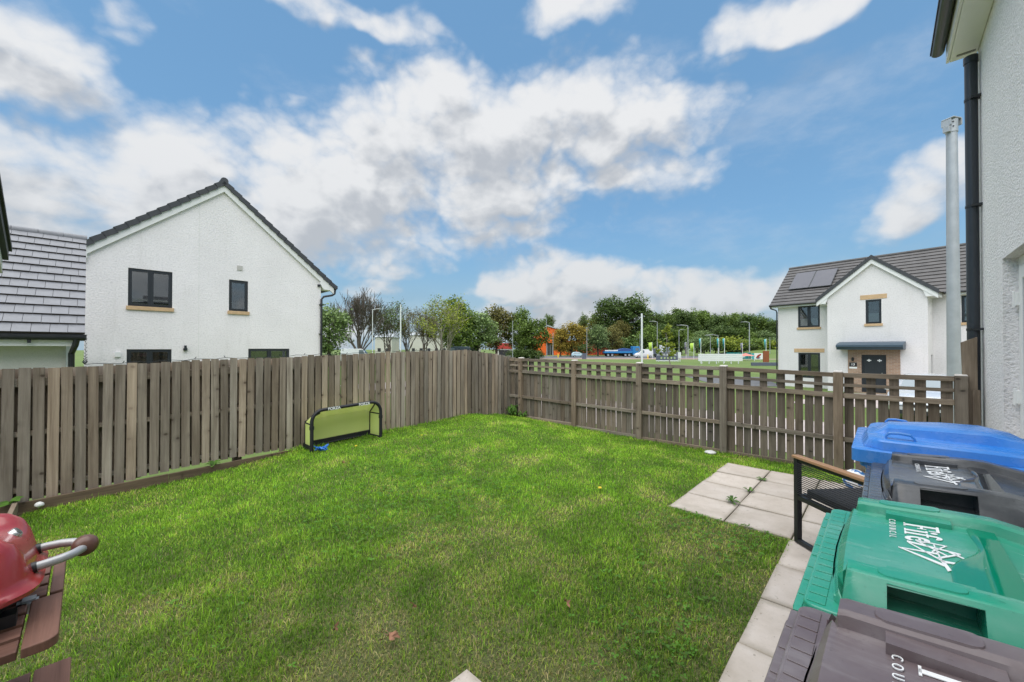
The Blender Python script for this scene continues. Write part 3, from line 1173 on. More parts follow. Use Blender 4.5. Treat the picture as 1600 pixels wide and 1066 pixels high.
# ------------------------------------------------------------------ windows for the houses
def window(parent, px, y0, y1, z0, z1, leaves=1, blind=0.0, sill=None, lintel=None, dark_rec=.10):
    """px = wall plane (local x, outward positive); opening is already cut"""
    fr_ = MB()
    xa, xb = px - dark_rec, px - dark_rec + .065
    b_ = .055
    fr_.span((xa, y0, z0), (xb, y0 + b_, z1))
    fr_.span((xa, y1 - b_, z0), (xb, y1, z1))
    fr_.span((xa, y0 + b_, z0), (xb, y1 - b_, z0 + b_))
    fr_.span((xa, y0 + b_, z1 - b_), (xb, y1 - b_, z1))
    lw = (y1 - y0 - 2 * b_) / leaves
    for i_ in range(1, leaves):
        yc = y0 + b_ + lw * i_
        fr_.span((xa, yc - .03, z0 + b_), (xb, yc + .03, z1 - b_))
    win = fr_.build("window", M["anthracite"], parent)
    for i_ in range(leaves):
        ya = y0 + b_ + lw * i_ + (.03 if i_ else 0)
        yb = y0 + b_ + lw * (i_ + 1) - (.03 if i_ < leaves - 1 else 0)
        s_ = MB()
        q = .045
        s_.span((xa + .015, ya, z0 + b_), (xb + .012, ya + q, z1 - b_))
        s_.span((xa + .015, yb - q, z0 + b_), (xb + .012, yb, z1 - b_))
        s_.span((xa + .015, ya + q, z0 + b_), (xb + .012, yb - q, z0 + b_ + q))
        s_.span((xa + .015, ya + q, z1 - b_ - q), (xb + .012, yb - q, z1 - b_))
        s_.build("sash", M["anthracite"], win)
        MB().span((xa + .03, ya + q, z0 + b_ + q), (xa + .04, yb - q, z1 - b_ - q)).build("pane", M["glass"], win)
        if blind:
            MB().span((xa - .03, ya + q, z0 + b_), (xa - .022, yb - q, z0 + b_ + (z1 - z0) * blind)).build("blind", M["blind"], win)
    bx = MB()
    bx.add([(px - .5, y0 - .2, z0 - .2), (px - .5, y1 + .2, z0 - .2), (px - .5, y1 + .2, z1 + .2), (px - .5, y0 - .2, z1 + .2)], [(0, 1, 2, 3)])
    bx.build("room", M["interior"], win)
    if sill:
        MB().span((px - .09, y0 - sill, z0 - .13), (px + .055, y1 + sill, z0 + .002)).build("sill", M["sand"], win, bevel=.006)
    if lintel:
        MB().span((px - .02, y0 - lintel, z1 + .03), (px + .02, y1 + lintel, z1 + .27)).build("lintel", M["sand"], win, bevel=.006)
    return win


# ------------------------------------------------------------------ left house
GX0 = -19.0
lh = thing("house", "white gabled house with dark verge tiles behind the board fence", "house", G(GX0, 0, 0), TH)
SL = .84
AY = 3.63
LW = [(.93, 2.10, 2.90, 4.22), (3.82, 4.47, 2.93, 4.18), (.91, 2.09, -.7, 1.40), (4.49, 6.03, -.7, 1.42)]
holed_wall([(-.09, -1.1), (-.09, 7.80 - SL * 3.72), (AY, 7.80), (7.35, 7.80 - SL * 3.72), (7.35, -1.1)], LW, 0, .12, "wall", M["wall_l"], lh,
           lambda a, z, d: (-d, a, z))
sw = MB()
sw.span((-8.5, 7.33, -1.1), (-.004, 7.348, 4.66))
sw.span((-8.5, -.088, -1.1), (-.004, -.07, 4.66))
sw.span((-8.52, -.09, -1.1), (-8.5, 7.35, 4.66))
sw.build("side_wall", M["wall_l"], lh)
window(lh, 0, *LW[0], leaves=2, sill=.045)
window(lh, 0, *LW[1], leaves=1, sill=.045)
w3 = window(lh, 0, *LW[2], leaves=2)
window(lh, 0, *LW[3], leaves=2)
cl = MB()
for (yy, rr) in ((1.28, .07), (1.38, .10), (1.46, .06)):
    cl.lathe([(.01, -.05), (rr, .0), (rr * .8, .07), (.01, .1)], (-.2, yy, 1.17), "z", 10)
cl.build("cloth_heap", M["cloth_a"], w3, smooth=50)
cl = MB()
for (yy, rr) in ((1.02, .06), (1.82, .08), (1.93, .06)):
    cl.lathe([(.01, -.05), (rr, .0), (rr * .8, .06), (.01, .08)], (-.2, yy, 1.17), "z", 10)
cl.build("cloth_heap", M["cloth_b"], w3, smooth=50)
# bargeboard
mb = MB()
for s in (-1, 1):
    yo = AY + s * 4.28
    z_in, z_out = 7.90, 7.90 - SL * 4.28
    mb.prism([(AY, z_in - .30), (AY, z_in), (yo, z_out), (yo, z_out - .30)], "x", .01 if s > 0 else .008, .09 if s > 0 else .088)
mb.build("bargeboard", M["upvc"], lh)
for s in (-1, 1):
    mb = MB()
    y_w = AY + s * 3.72
    yo = AY + s * 4.24
    mb.prism([(y_w - s * .05, 4.40), (y_w - s * .05, 4.72), (yo, 4.30), (yo, 4.16), (y_w + s * .1, 4.16)], "x", -.35, .094)
    mb.build("soffit_box", M["upvc"], lh)
# roof slabs
rfm = MB()
for s in (-1, 1):
    yo = AY + s * 4.34
    rfm.prism([(AY, 7.885), (AY, 8.0), (yo, 8.0 - SL * 4.34), (yo, 7.885 - SL * 4.34)], "x", -9, .06)
roof = rfm.build("roof", M["tile_d"], lh)
ang = math.atan(SL)
vt_me = MB().span((-.20, -.01, -.085), (.115, .37, .085)).mesh("verge_tile", M["tile_d"])
for s in (-1, 1):
    ns = 16
    L = 4.40 / math.cos(ang)
    for i_ in range(ns):
        dd = i_ * L / ns
        yy = AY + s * (4.40 - dd * math.cos(ang))
        zz = 7.985 - SL * (4.40 - dd * math.cos(ang))
        o = link("verge_tile", vt_me, roof)
        o.location = (.03, yy, zz)
        o.rotation_euler = (ang - R(5.5), 0, 0) if s < 0 else (ang - R(5.5), 0, R(180))
        if s > 0:
            o.location = (-.055, yy, zz)
mb = MB()
mb.tube([(-9, AY, 8.02), (.14, AY, 8.02)], .13, 12)
mb.build("ridge", M["tile_d"], lh, smooth=40)
# gutter end + downpipe
mb = MB()
mb.tube([(-8.6, 8.02, 4.28), (.11, 8.02, 4.28)], .065, 10)
mb.tube([(.03, 8.0, 4.24), (.03, 7.97, 4.02), (.06, 7.84, 3.93), (.06, 7.46, 3.83), (.06, 7.36, 3.70), (.06, 7.36, -1.0)], .048, 10)
ld = mb.build("downpipe", M["blackpl"], lh, smooth=40)
for z in (3.45, 2.1):
    mb = MB()
    mb.span((-.0, 7.27, z - .02), (.12, 7.44, z + .02))
    mb.build("bracket", M["blackpl"], ld)
mb = MB()
mb.span((.0, 7.20, 4.28), (.07, 7.30, 4.38))
mb.build("camera_box", M["blackpl"], lh)
MB().span((.0005, 2.86, -1.0), (.004, 2.875, 7.05)).build("movement_joint", M["smoothwall"], lh)
MB().span((0.0, 4.09, 4.60), (.03, 4.27, 4.78)).build("vent_grille", plain("pale_vent", (.50, .48, .45), .8, .15, 30), lh)
MB().span((0.0, .62, 1.14), (.05, .76, 1.31)).build("meter_box", M["upvc"], lh)
lm = MB()
lm.span((0.0, 2.42, 1.35), (.10, 2.53, 1.44))
lm.lathe([(.04, 0), (.04, .1)], (.06, 2.475, 1.44), "z", 10)
lm.build("wall_lamp", M["anthracite"], lh)

# ------------------------------------------------------------------ garage with tiled roof
ga = thing("garage", "single storey garage with grey tiled roof left of the gabled house", "garage", (0, 0, 0), TH)
RX, RZ, EX, EZ, GE = -15.41, 4.33, -12.31, 1.735, -.04
GL = -3.4
slope = math.atan2(RZ - EZ, EX - RX)
SLn = math.hypot(RZ - EZ, EX - RX)
mb = MB()
mb.prism([(EX - .02, EZ - .07), (RX, RZ - .06), (RX * 2 - EX, EZ - .07)], "y", GL, GE - .03)
groof = mb.build("roof", M["tile_e"], ga)
NR, TW = 13, .245
ex_ = SLn / NR
tl_ = MB()
# tile local: x down the slope, y across, z out of the slope
tl_.add([(-.06, 0, -.012), (ex_ + .035, 0, .012), (ex_ + .035, TW - .006, .012), (-.06, TW - .006, -.012),
         (-.06, 0, .012), (ex_ + .030, 0, .056), (ex_ + .030, TW - .006, .056), (-.06, TW - .006, .012)],
        [(0, 3, 2, 1), (4, 5, 6, 7), (0, 1, 5, 4), (1, 2, 6, 5), (2, 3, 7, 6), (3, 0, 4, 7)])
tl_.mi = [0, 0, 1, 1, 1, 0]  # front and side edges carry the painted course shadow
tile_me = tl_.mesh("tile", [M["tile"], M["tile_e"]])
th_ = MB()
th_.add([(-.06, 0, -.012), (ex_ + .035, 0, .012), (ex_ + .035, TW / 2 - .006, .012), (-.06, TW / 2 - .006, -.012),
         (-.06, 0, .012), (ex_ + .030, 0, .056), (ex_ + .030, TW / 2 - .006, .056), (-.06, TW / 2 - .006, .012)],
        [(0, 3, 2, 1), (4, 5, 6, 7), (0, 1, 5, 4), (1, 2, 6, 5), (2, 3, 7, 6), (3, 0, 4, 7)])
th_.mi = [0, 0, 1, 1, 1, 0]
tile_half = th_.mesh("tile", [M["tile"], M["tile_e"]])
dirx = Vector((math.cos(slope), 0, -math.sin(slope)))
for r_ in range(NR):
    s0 = r_ * ex_
    half = r_ % 2
    yy = GE
    k = 0
    while yy > GL + .3:
        first = (k == 0 and half)
        wd = TW / 2 if first else TW
        yy -= wd
        o = link("tile", tile_half if first else tile_me, groof)
        o.location = Vector((RX, yy, RZ)) + dirx * s0 + Vector((math.sin(slope), 0, math.cos(slope))) * random.uniform(.0, .004)
        o.rotation_euler = (0, slope, 0)
        k += 1
for i_ in range(8):
    y1_ = GE + .01 - i_ * .42
    mb = MB()
    rr = .10
    ring = lambda y_, q: [(RX + (rr + q) * math.cos(R(a)), y_, RZ - .02 + (rr + q) * math.sin(R(a))) for a in range(-10, 191, 25)]
    mb.loft([ring(y1_ - .41, 0), ring(y1_, .006)], True)
    mb.build("ridge_tile", M["tile"], groof, smooth=40)
gw = MB()
gw.span((EX - .62, GL, -1.1), (EX - .42, GE - .28, 1.60))
gw.span((RX * 2 - EX + .4, GL, -1.1), (EX - .62, GE - .28, 1.62))
gw.build("wall", M["wall_grey"], ga)
MB().span((EX - .10, GL, EZ - .26), (EX - .075, GE - .16, EZ - .06)).build("fascia", M["upvc"], ga)
MB().span((EX - .61, GL, EZ - .262), (EX - .10, GE - .17, EZ - .235)).build("soffit", M["upvc"], ga)
mb = MB()
mb.prism([(EX + .0 + .06 * math.cos(R(a)), EZ - .075 + .065 * math.sin(R(a))) for a in range(180, 361, 20)] + [(EX + .06, EZ - .02), (EX - .06, EZ - .02)], "y", GL, GE + .02)
mb.build("gutter", M["blackpl"], ga)
mb = MB()
mb.tube([(EX, GE - .12, EZ - .12), (EX - .02, GE - .14, EZ - .24), (EX - .34, GE - .20, EZ - .42), (EX - .36, GE - .2, -1)], .05, 10)
mb.build("downpipe", M["blackpl"], ga, smooth=40)
MB().span((EX - .02, GE - .78, EZ - .20), (EX + .02, GE - .73, EZ - .12)).build("bracket", M["blackpl"], ga)

# neighbouring eaves corner at the far left edge
nb = thing("house", "dark eaves corner of the next house poking in at the left edge", "house", (0, 0, 0), TH)
x0, x1 = -9.68, -5.9
z0 = 2.79
mb = MB()
zz = lambda x: z0 + (x - x0) * .58
mb.prism([(x0, zz(x0) - .03), (x1, zz(x1) - .03), (x1, zz(x1) + .17), (x0, zz(x0) + .14)], "y", -4.2, -.83)
mb.build("roof", M["tile_d"], nb)
for i_ in range(10):
    xx = x0 + i_ * .34
    mb = MB()
    mb.prism([(xx - .03, zz(xx) + .11), (xx + .36, zz(xx + .36) + .14), (xx + .36, zz(xx + .36) + .19), (xx - .03, zz(xx) + .19)], "y", -1.1, -.80)
    mb.build("verge_tile", M["tile_d"], nb)
mb = MB()
mb.prism([(x0 + .05, zz(x0) - .24), (x1, zz(x1) - .24), (x1, zz(x1) - .035), (x0 + .05, zz(x0) - .035)], "y", -.93, -.885)
mb.build("bargeboard", M["cream"], nb)
MB().span((-9.2, -4.2, -1.1), (-6.4, -1.25, 2.75)).build("wall", M["wall_l"], nb)

# ------------------------------------------------------------------ numbered house on the right
hr = thing("house", "white house numbered 13 with solar panels and buff lintels beyond the lane", "house", (19.35, 21.2, 0), math.atan2(-.596, -.803))
BZ = -1.05
GW = [(-.34, .30, 2.76, 4.05), (-.52, .48, -.93, 1.09)]
GCY = -.06
holed_wall([(-2.02, BZ), (-2.02, 4.40), (GCY, 6.12), (2.0, 4.40), (2.0, BZ)], GW, 0, .12, "wall", M["wall_r"], hr, lambda a, z, d: (-d, a, z))
ML = [(-3.93, -2.79, 2.76, 4.12), (-3.93, -2.79, -.41, 1.16)]
holed_wall([(-5.06, BZ), (-5.06, 4.32), (-1.9, 4.32), (-1.9, BZ)], ML, 0, .12, "wall", M["wall_r"], hr, lambda a, z, d: (-1.5 - d, a, z))
MR = [(2.98, 4.15, 2.72, 4.06), (2.9, 4.2, -.4, 1.15)]
holed_wall([(1.9, BZ), (1.9, 4.32), (7.6, 4.32), (7.6, BZ)], MR, 0, .12, "wall", M["wall_r"], hr, lambda a, z, d: (-1.5 - d, a, z))
mb = MB()
mb.span((-1.6, -2.02, BZ), (-.002, -2.0, 4.38))
mb.span((-8.0, -5.06, BZ), (-1.503, -5.04, 4.3))
mb.prism([(-8.0, 4.3), (-1.51, 4.3), (-4.64, 6.85)], "y", -5.06, -5.04)
mb.span((-8.0, 7.55, BZ), (-1.503, 7.6, 4.3))
mb.span((-8.02, -5.06, BZ), (-8.0, 7.6, 4.3))
mb.build("side_wall", M["wall_r"], hr)
holed_wall([(-1.6, BZ), (-1.6, 4.40), (-.002, 4.40), (-.002, BZ)], [(-1.35, -.86, .12, 1.11)], 0, .12, "return_wall", M["wall_r"], hr, lambda a, z, d: (a, 2.0 - d, z))
rw = MB()
rw.span((-1.35, 1.90, .12), (-1.28, 1.94, 1.11))
rw.span((-.93, 1.90, .12), (-.86, 1.94, 1.11))
rw.span((-1.28, 1.90, .12), (-.93, 1.94, .19))
rw.span((-1.28, 1.90, 1.04), (-.93, 1.94, 1.11))
swn = rw.build("window", M["anthracite"], hr)
MB().span((-1.28, 1.915, .19), (-.93, 1.922, 1.04)).build("pane", M["glass"], swn)
MB().span((-1.5, 1.55, 0), (-.7, 1.56, 1.2)).build("room", M["interior"], swn)
window(hr, 0, *GW[0], leaves=1, blind=.40, sill=.05, lintel=.22)
window(hr, -1.5, *ML[0], leaves=2, blind=.36, sill=.06)
window(hr, -1.5, *ML[1], leaves=2, lintel=.22, blind=0)
window(hr, -1.5, *MR[0], leaves=2, blind=.36, sill=.06)
window(hr, -1.5, *MR[1], leaves=2)
# brick porch surround, canopy and door
bk = holed_wall([(-1.09, BZ), (-1.09, 1.36), (1.01, 1.36), (1.01, BZ)], [GW[1]], 0, .2, "brick_surround", M["brick"], hr, lambda a, z, d: (.06 - d, a, z))
mb = MB()
mb.span((.0, -1.09, BZ), (.058, -1.085, 1.36))
mb.span((.0, 1.005, BZ), (.058, 1.01, 1.36))
mb.build("brick_return", M["brick"], bk)
mb = MB()
mb.prism([(.02, 1.37), (.62, 1.37), (.64, 1.47), (.74, 1.50), (.74, 1.62), (.55, 1.70), (.02, 1.80)], "y", -1.46, 1.22)
mb.build("canopy", M["canopy"], hr, bevel=.015)
dm = MB()
dm.span((-.10, -.52, -.93), (-.03, -.45, 1.09))
dm.span((-.10, .41, -.93), (-.03, .48, 1.09))
dm.span((-.10, -.45, 1.02), (-.03, .41, 1.09))
dm.span((-.09, -.45, -.93), (-.055, .41, 1.02))
for yy in (-.22, .20):
    dm.span((-.06, yy - .16, -.70), (-.048, yy + .16, -.05))
    dm.span((-.06, yy - .16, .05), (-.048, yy + .16, .62))
    dm.span((-.06, yy - .16, .70), (-.046, yy + .16, .88))
dor = dm.build("door", M["anthracite"], hr, bevel=.004)
for yy in (-.22, .20):
    mb = MB()
    mb.span((-.045, yy - .09, .765), (-.042, yy + .09, .815))
    mb.span((-.0448, yy - .025, .72), (-.0422, yy + .025, .86))
    mb.build("door_light", M["blind"], dor)
mb = MB()
mb.tube([(-.03, .30, -.05), (-.03, .30, .14)], .016, 8)
mb.build("handle", M["badge"], dor)
plq = MB().span((.062, -1.03, .44), (.075, -.70, .66)).build("number_plaque", M["dark"], hr)
text_mesh("house_number", "13", .17, M["white"], plq, frame_mtx((.0765, -.955, .50), (0, 1, 0), (0, 0, 1)), .001, .004)
MB().span((.062, -1.03, .33), (.072, -.70, .42)).build("name_strip", M["blind"], hr)
lm = MB()
lm.lathe([(.03, 0), (.055, .03), (.06, .17), (.02, .21)], (.13, -.87, .74), "z", 10)
lm.span((.06, -.89, .88), (.13, -.85, .92))
lm.build("wall_lamp", M["blackpl"], hr)
# roofs: stepped courses
def stepped(mb, edge0, up, along0, along1, n_, th=.05, over=.03):
    """courses between edge0 and edge0+up, swept from along0 to along1 (vectors)"""
    up = Vector(up)
    nrm = up.cross(Vector(along1) - Vector(along0)).normalized()
    if nrm.z < 0:
        nrm = -nrm
    for q in range(n_):
        a = Vector(edge0) + up * (q / n_) - up.normalized() * over
        b2 = Vector(edge0) + up * ((q + 1) / n_)
        for (lo_, hi_) in (((a, nrm * th), (b2, nrm * .012)),):
            p_ = [a + Vector(along0), b2 + Vector(along0), b2 + Vector(along1), a + Vector(along1)]
            tp = [a + Vector(along0) + nrm * th, b2 + Vector(along0) + nrm * .008, b2 + Vector(along1) + nrm * .008, a + Vector(along1) + nrm * th]
            mb.add(p_ + tp, [(0, 1, 2, 3), (4, 7, 6, 5), (0, 4, 5, 1), (1, 5, 6, 2), (2, 6, 7, 3), (3, 7, 4, 0)])
            mb.mi[-1] = 1  # lower edge of each course gets the painted shadow line


mb = MB()
stepped(mb, (-1.18, 0, 4.27), (-3.46, 0, 2.83), (0, -5.42, 0), (0, 7.9, 0), 13, .050)
stepped(mb, (-8.1, 0, 4.27), (3.46, 0, 2.83), (0, -5.42, 0), (0, 7.9, 0), 13, .055)
mb.tube([(-4.64, -5.44, 7.11), (-4.64, 7.9, 7.11)], .10, 8)
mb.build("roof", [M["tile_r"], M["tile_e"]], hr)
mb = MB()
sg = .86
stepped(mb, (0, -2.50, 6.30 - sg * 2.44), (0, 2.44, sg * 2.44), (.14, 0, 0), (-4.2, 0, 0), 9, .05)
stepped(mb, (0, 2.42, 6.30 - sg * 2.48), (0, -2.48, sg * 2.48), (.14, 0, 0), (-4.2, 0, 0), 9, .05)
mb.tube([(.15, GCY, 6.33), (-3.7, GCY, 6.33)], .09, 8)
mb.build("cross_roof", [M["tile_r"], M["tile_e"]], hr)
mb = MB()
for s in (-1, 1):
    yo = GCY + s * 2.47
    mb.prism([(GCY, 6.22), (GCY, 6.44), (yo, 6.44 - sg * 2.47), (yo, 6.22 - sg * 2.47)], "x", .145 + s * .001, .19 + s * .001)
mb.build("verge", M["tile_d"], hr)
mb = MB()
for s in (-1, 1):
    yo = GCY + s * 2.43
    mb.prism([(GCY, 5.98), (GCY, 6.25), (yo, 6.25 - sg * 2.43), (yo, 5.98 - sg * 2.43)], "x", .01 + s * .001, .14 + s * .001)
    yw = GCY + s * 2.0
    mb.prism([(yw - s * .1, 4.36), (yw - s * .1, 4.62), (yo, 4.24), (yo, 4.0), (yw + s * .02, 4.0)], "x", -1.2, .12)
mb.build("bargeboard", M["upvc"], hr)
for (ya, yb) in ((-5.40, -2.5), (2.4, 7.8)):
    mb = MB()
    mb.span((-1.26, ya, 4.10), (-1.22, yb, 4.26))
    mb.span((-1.5, ya, 4.10), (-1.26, yb, 4.13))
    mb.build("fascia", M["upvc"], hr)
MB().tube([(-1.14, 2.44, 4.24), (-1.14, 7.8, 4.24)], .06, 8).build("gutter", M["blackpl"], hr, smooth=40)
mb = MB()
mb.tube([(-1.14, -5.44, 4.24), (-1.14, -2.52, 4.24)], .06, 8)
mb.tube([(-1.14, -5.40, 4.20), (-1.2, -5.36, 4.05), (-1.45, -5.15, 3.95), (-1.45, -5.10, 3.8), (-1.45, -5.12, -1)], .04, 8)
mb.build("gutter", M["blackpl"], hr, smooth=40)
upv = Vector((-3.46, 0, 2.83)).normalized()
nr_ = Vector((2.83, 0, 3.46)).normalized()
for (ya, yb) in ((-4.73, -3.60), (-3.58, -2.45)):
    p0_ = Vector((-2.38, 0, 5.25)) + nr_ * .09
    q = [p0_, p0_ + upv * 1.98]
    mb = MB()
    vv = []
    for h_ in (0, .05):
        vv += [q[0] + Vector((0, ya, 0)) + nr_ * h_, q[0] + Vector((0, yb, 0)) + nr_ * h_, q[1] + Vector((0, yb, 0)) + nr_ * h_, q[1] + Vector((0, ya, 0)) + nr_ * h_]
    mb.add(vv, [(0, 1, 2, 3), (4, 5, 6, 7), (0, 1, 5, 4), (1, 2, 6, 5), (2, 3, 7, 6), (3, 0, 4, 7)])
    spn = mb.build("solar_panel", M["anthracite"], hr)
    mb = MB()
    i2 = .035
    a0 = q[0] + upv * i2 + nr_ * .053
    a1 = q[1] - upv * i2 + nr_ * .053
    mb.add([a0 + Vector((0, ya + i2, 0)), a0 + Vector((0, yb - i2, 0)), a1 + Vector((0, yb - i2, 0)), a1 + Vector((0, ya + i2, 0))], [(0, 1, 2, 3)])
    mb.build("cell_sheet", M["solar"], spn)
fl_ = MB().lathe([(.09, 0), (.09, .22), (.11, .25), (.02, .3)], (-2.9, 2.7, 5.66), "z", 12).build("flue", M["steel"], hr)
# ------------------------------------------------------------------ wheelie bins
def poly_print(name, polys, m_, parent, mtx, t_=.0009):
    mb = MB()
    for pl in polys:
        n_ = len(pl)
        mb.add([mtx @ Vector((x, y, 0)) for x, y in pl] + [mtx @ Vector((x, y, t_)) for x, y in pl],
               [tuple(range(n_))[::-1], tuple(range(n_, 2 * n_))] + [(i, (i + 1) % n_, n_ + (i + 1) % n_, n_ + i) for i in range(n_)])
    return mb.build(name, m_, parent)


def rect(a, b_, c_, d_):
    return [(a, b_), (c_, b_), (c_, d_), (a, d_)]


def arcstrip(cx, cy, ro, ri, a0, a1, n_=10, sx=1.0):
    out_ = []
    for i in range(n_):
        p, q = R(a0 + (a1 - a0) * i / n_), R(a0 + (a1 - a0) * (i + 1) / n_)
        out_.append([(cx + sx * ri * math.cos(p), cy + ri * math.sin(p)), (cx + sx * ro * math.cos(p), cy + ro * math.sin(p)),
                     (cx + sx * ro * math.cos(q), cy + ro * math.sin(q)), (cx + sx * ri * math.cos(q), cy + ri * math.sin(q))])
    return out_


def fife_polys(s, wd):
    """serif lettering, s = cap height, wd = total width"""
    P = []
    # F
    P += [rect(.11, .0, .27, 1.0), rect(.0, .0, .38, .055), rect(.0, .93, .11, 1.0), rect(.27, .91, .66, 1.0), rect(.60, .70, .66, .91), rect(.27, .47, .47, .55), rect(.47, .38, .52, .64)]
    # i
    o_ = .72
    P += [rect(o_ + .07, 0, o_ + .21, .66), rect(o_, 0, o_ + .07, .05), rect(o_ + .21, 0, o_ + .28, .05), rect(o_, .60, o_ + .07, .66)]
    P += [[(o_ + .14 + .085 * math.cos(R(a)), .83 + .10 * math.sin(R(a))) for a in range(0, 360, 36)]]
    # f
    o_ = 1.05
    P += [rect(o_ + .09, 0, o_ + .23, .80), rect(o_, 0, o_ + .09, .05), rect(o_ + .23, 0, o_ + .33, .05), rect(o_, .60, o_ + .09, .66), rect(o_ + .23, .60, o_ + .38, .66)]
    P += arcstrip(o_ + .31, .80, .22, .085, 180, 40, 8)
    P += [[(o_ + .44 + .06 * math.cos(R(a)), .90 + .06 * math.sin(R(a))) for a in range(0, 360, 45)]]
    # e
    P += arcstrip(1.83, .33, .34, .19, 20, 325, 18, .85)
    P += [rect(1.63, .36, 2.10, .43)]
    k = wd / 2.12
    return [[(x * k, y * s) for x, y in pl] for pl in P]


def crest_polys():
    """spiky star mark after the word"""
    def cv(cx, cy):
        return ((cy - .14 * (cx - 700) - 215) * .13 / 170, (cx - 700 + .12 * (cy - 215)) * .000232)
    st = [((620, 435), (885, 545), 6, 16), ((885, 515), (905, 578), 22, 26), ((1130, 545), (880, 520), 3, 14), ((1130, 545), (950, 448), 3, 11),
          ((622, 437), (880, 470), 4, 12), ((690, 385), (1022, 462), 12, 7), ((752, 372), (955, 408), 8, 5), ((700, 395), (890, 520), 7, 10),
          ((1020, 462), (860, 500), 8, 12), ((760, 378), (930, 480), 6, 9), ((955, 405), (840, 455), 6, 9), ((870, 400), (880, 520), 8, 14)]
    out_ = []
    for (a, b_, wa, wb) in st:
        d_ = Vector((b_[0] - a[0], b_[1] - a[1]))
        nn = Vector((-d_.y, d_.x)).normalized()
        pts = [(a[0] + nn.x * wa / 2, a[1] + nn.y * wa / 2), (b_[0] + nn.x * wb / 2, b_[1] + nn.y * wb / 2), (b_[0] - nn.x * wb / 2, b_[1] - nn.y * wb / 2), (a[0] - nn.x * wa / 2, a[1] - nn.y * wa / 2)]
        out_.append([cv(*p_) for p_ in pts])
    return out_


def bin_body(parent, m_, W, D_, ztop):
    """tapered tub, rim, wheels, axle and grab handle; front at x = 0"""
    mb = MB()
    rings = []
    for (z, x0, x1, hw, r) in ((.05, .13, .60, W * .36, .05), (.10, .11, .62, W * .37, .05), (.55, .075, .66, W * .42, .05), (ztop - .10, .05, .69, W * .455, .05), (ztop - .095, .03, .70, W * .475, .05), (ztop - .022, .03, .70, W * .475, .05)):
        rings.append([(x, y, z) for x, y in rrect(x0 * D_ / .72, x1 * D_ / .72, -hw, hw, r)])
    mb.loft(rings)
    mb.build("tub", m_, parent, smooth=40)
    for s in (-1, 1):
        mb = MB()
        mb.lathe([(.03, -.02), (.09, -.022), (.10, -.012), (.10, .012), (.09, .022), (.03, .02)], (.64 * D_ / .72, s * (W * .36 + .03), .10), "y", 20)
        mb.build("wheel", M["rubber"], parent, smooth=40)
    mb = MB()
    mb.tube([(.64 * D_ / .72, -W * .36 - .04, .10), (.64 * D_ / .72, W * .36 + .04, .10)], .012, 8)
    mb.build("axle", M["steel"], parent)
    mb = MB()
    xh, zh = D_ + .015, ztop + .005
    mb.tube([(xh - .05, -W * .40, zh - .03), (xh, -W * .36, zh), (xh, W * .36, zh), (xh - .05, W * .40, zh - .03)], .016, 10)
    for s in (-1, 0, 1):
        mb.tube([(xh - .06, s * W * .22, zh - .05), (xh, s * W * .22, zh)], .014, 8)
    mb.build("grab_handle", m_, parent, smooth=40)


def xm(x):
    return float(np.interp(x, [-.03, 0, .07, .12, .15, .262, .50, .62, .70], [-.018, 0, .040, .055, .072, .118, .232, .30, .50]))


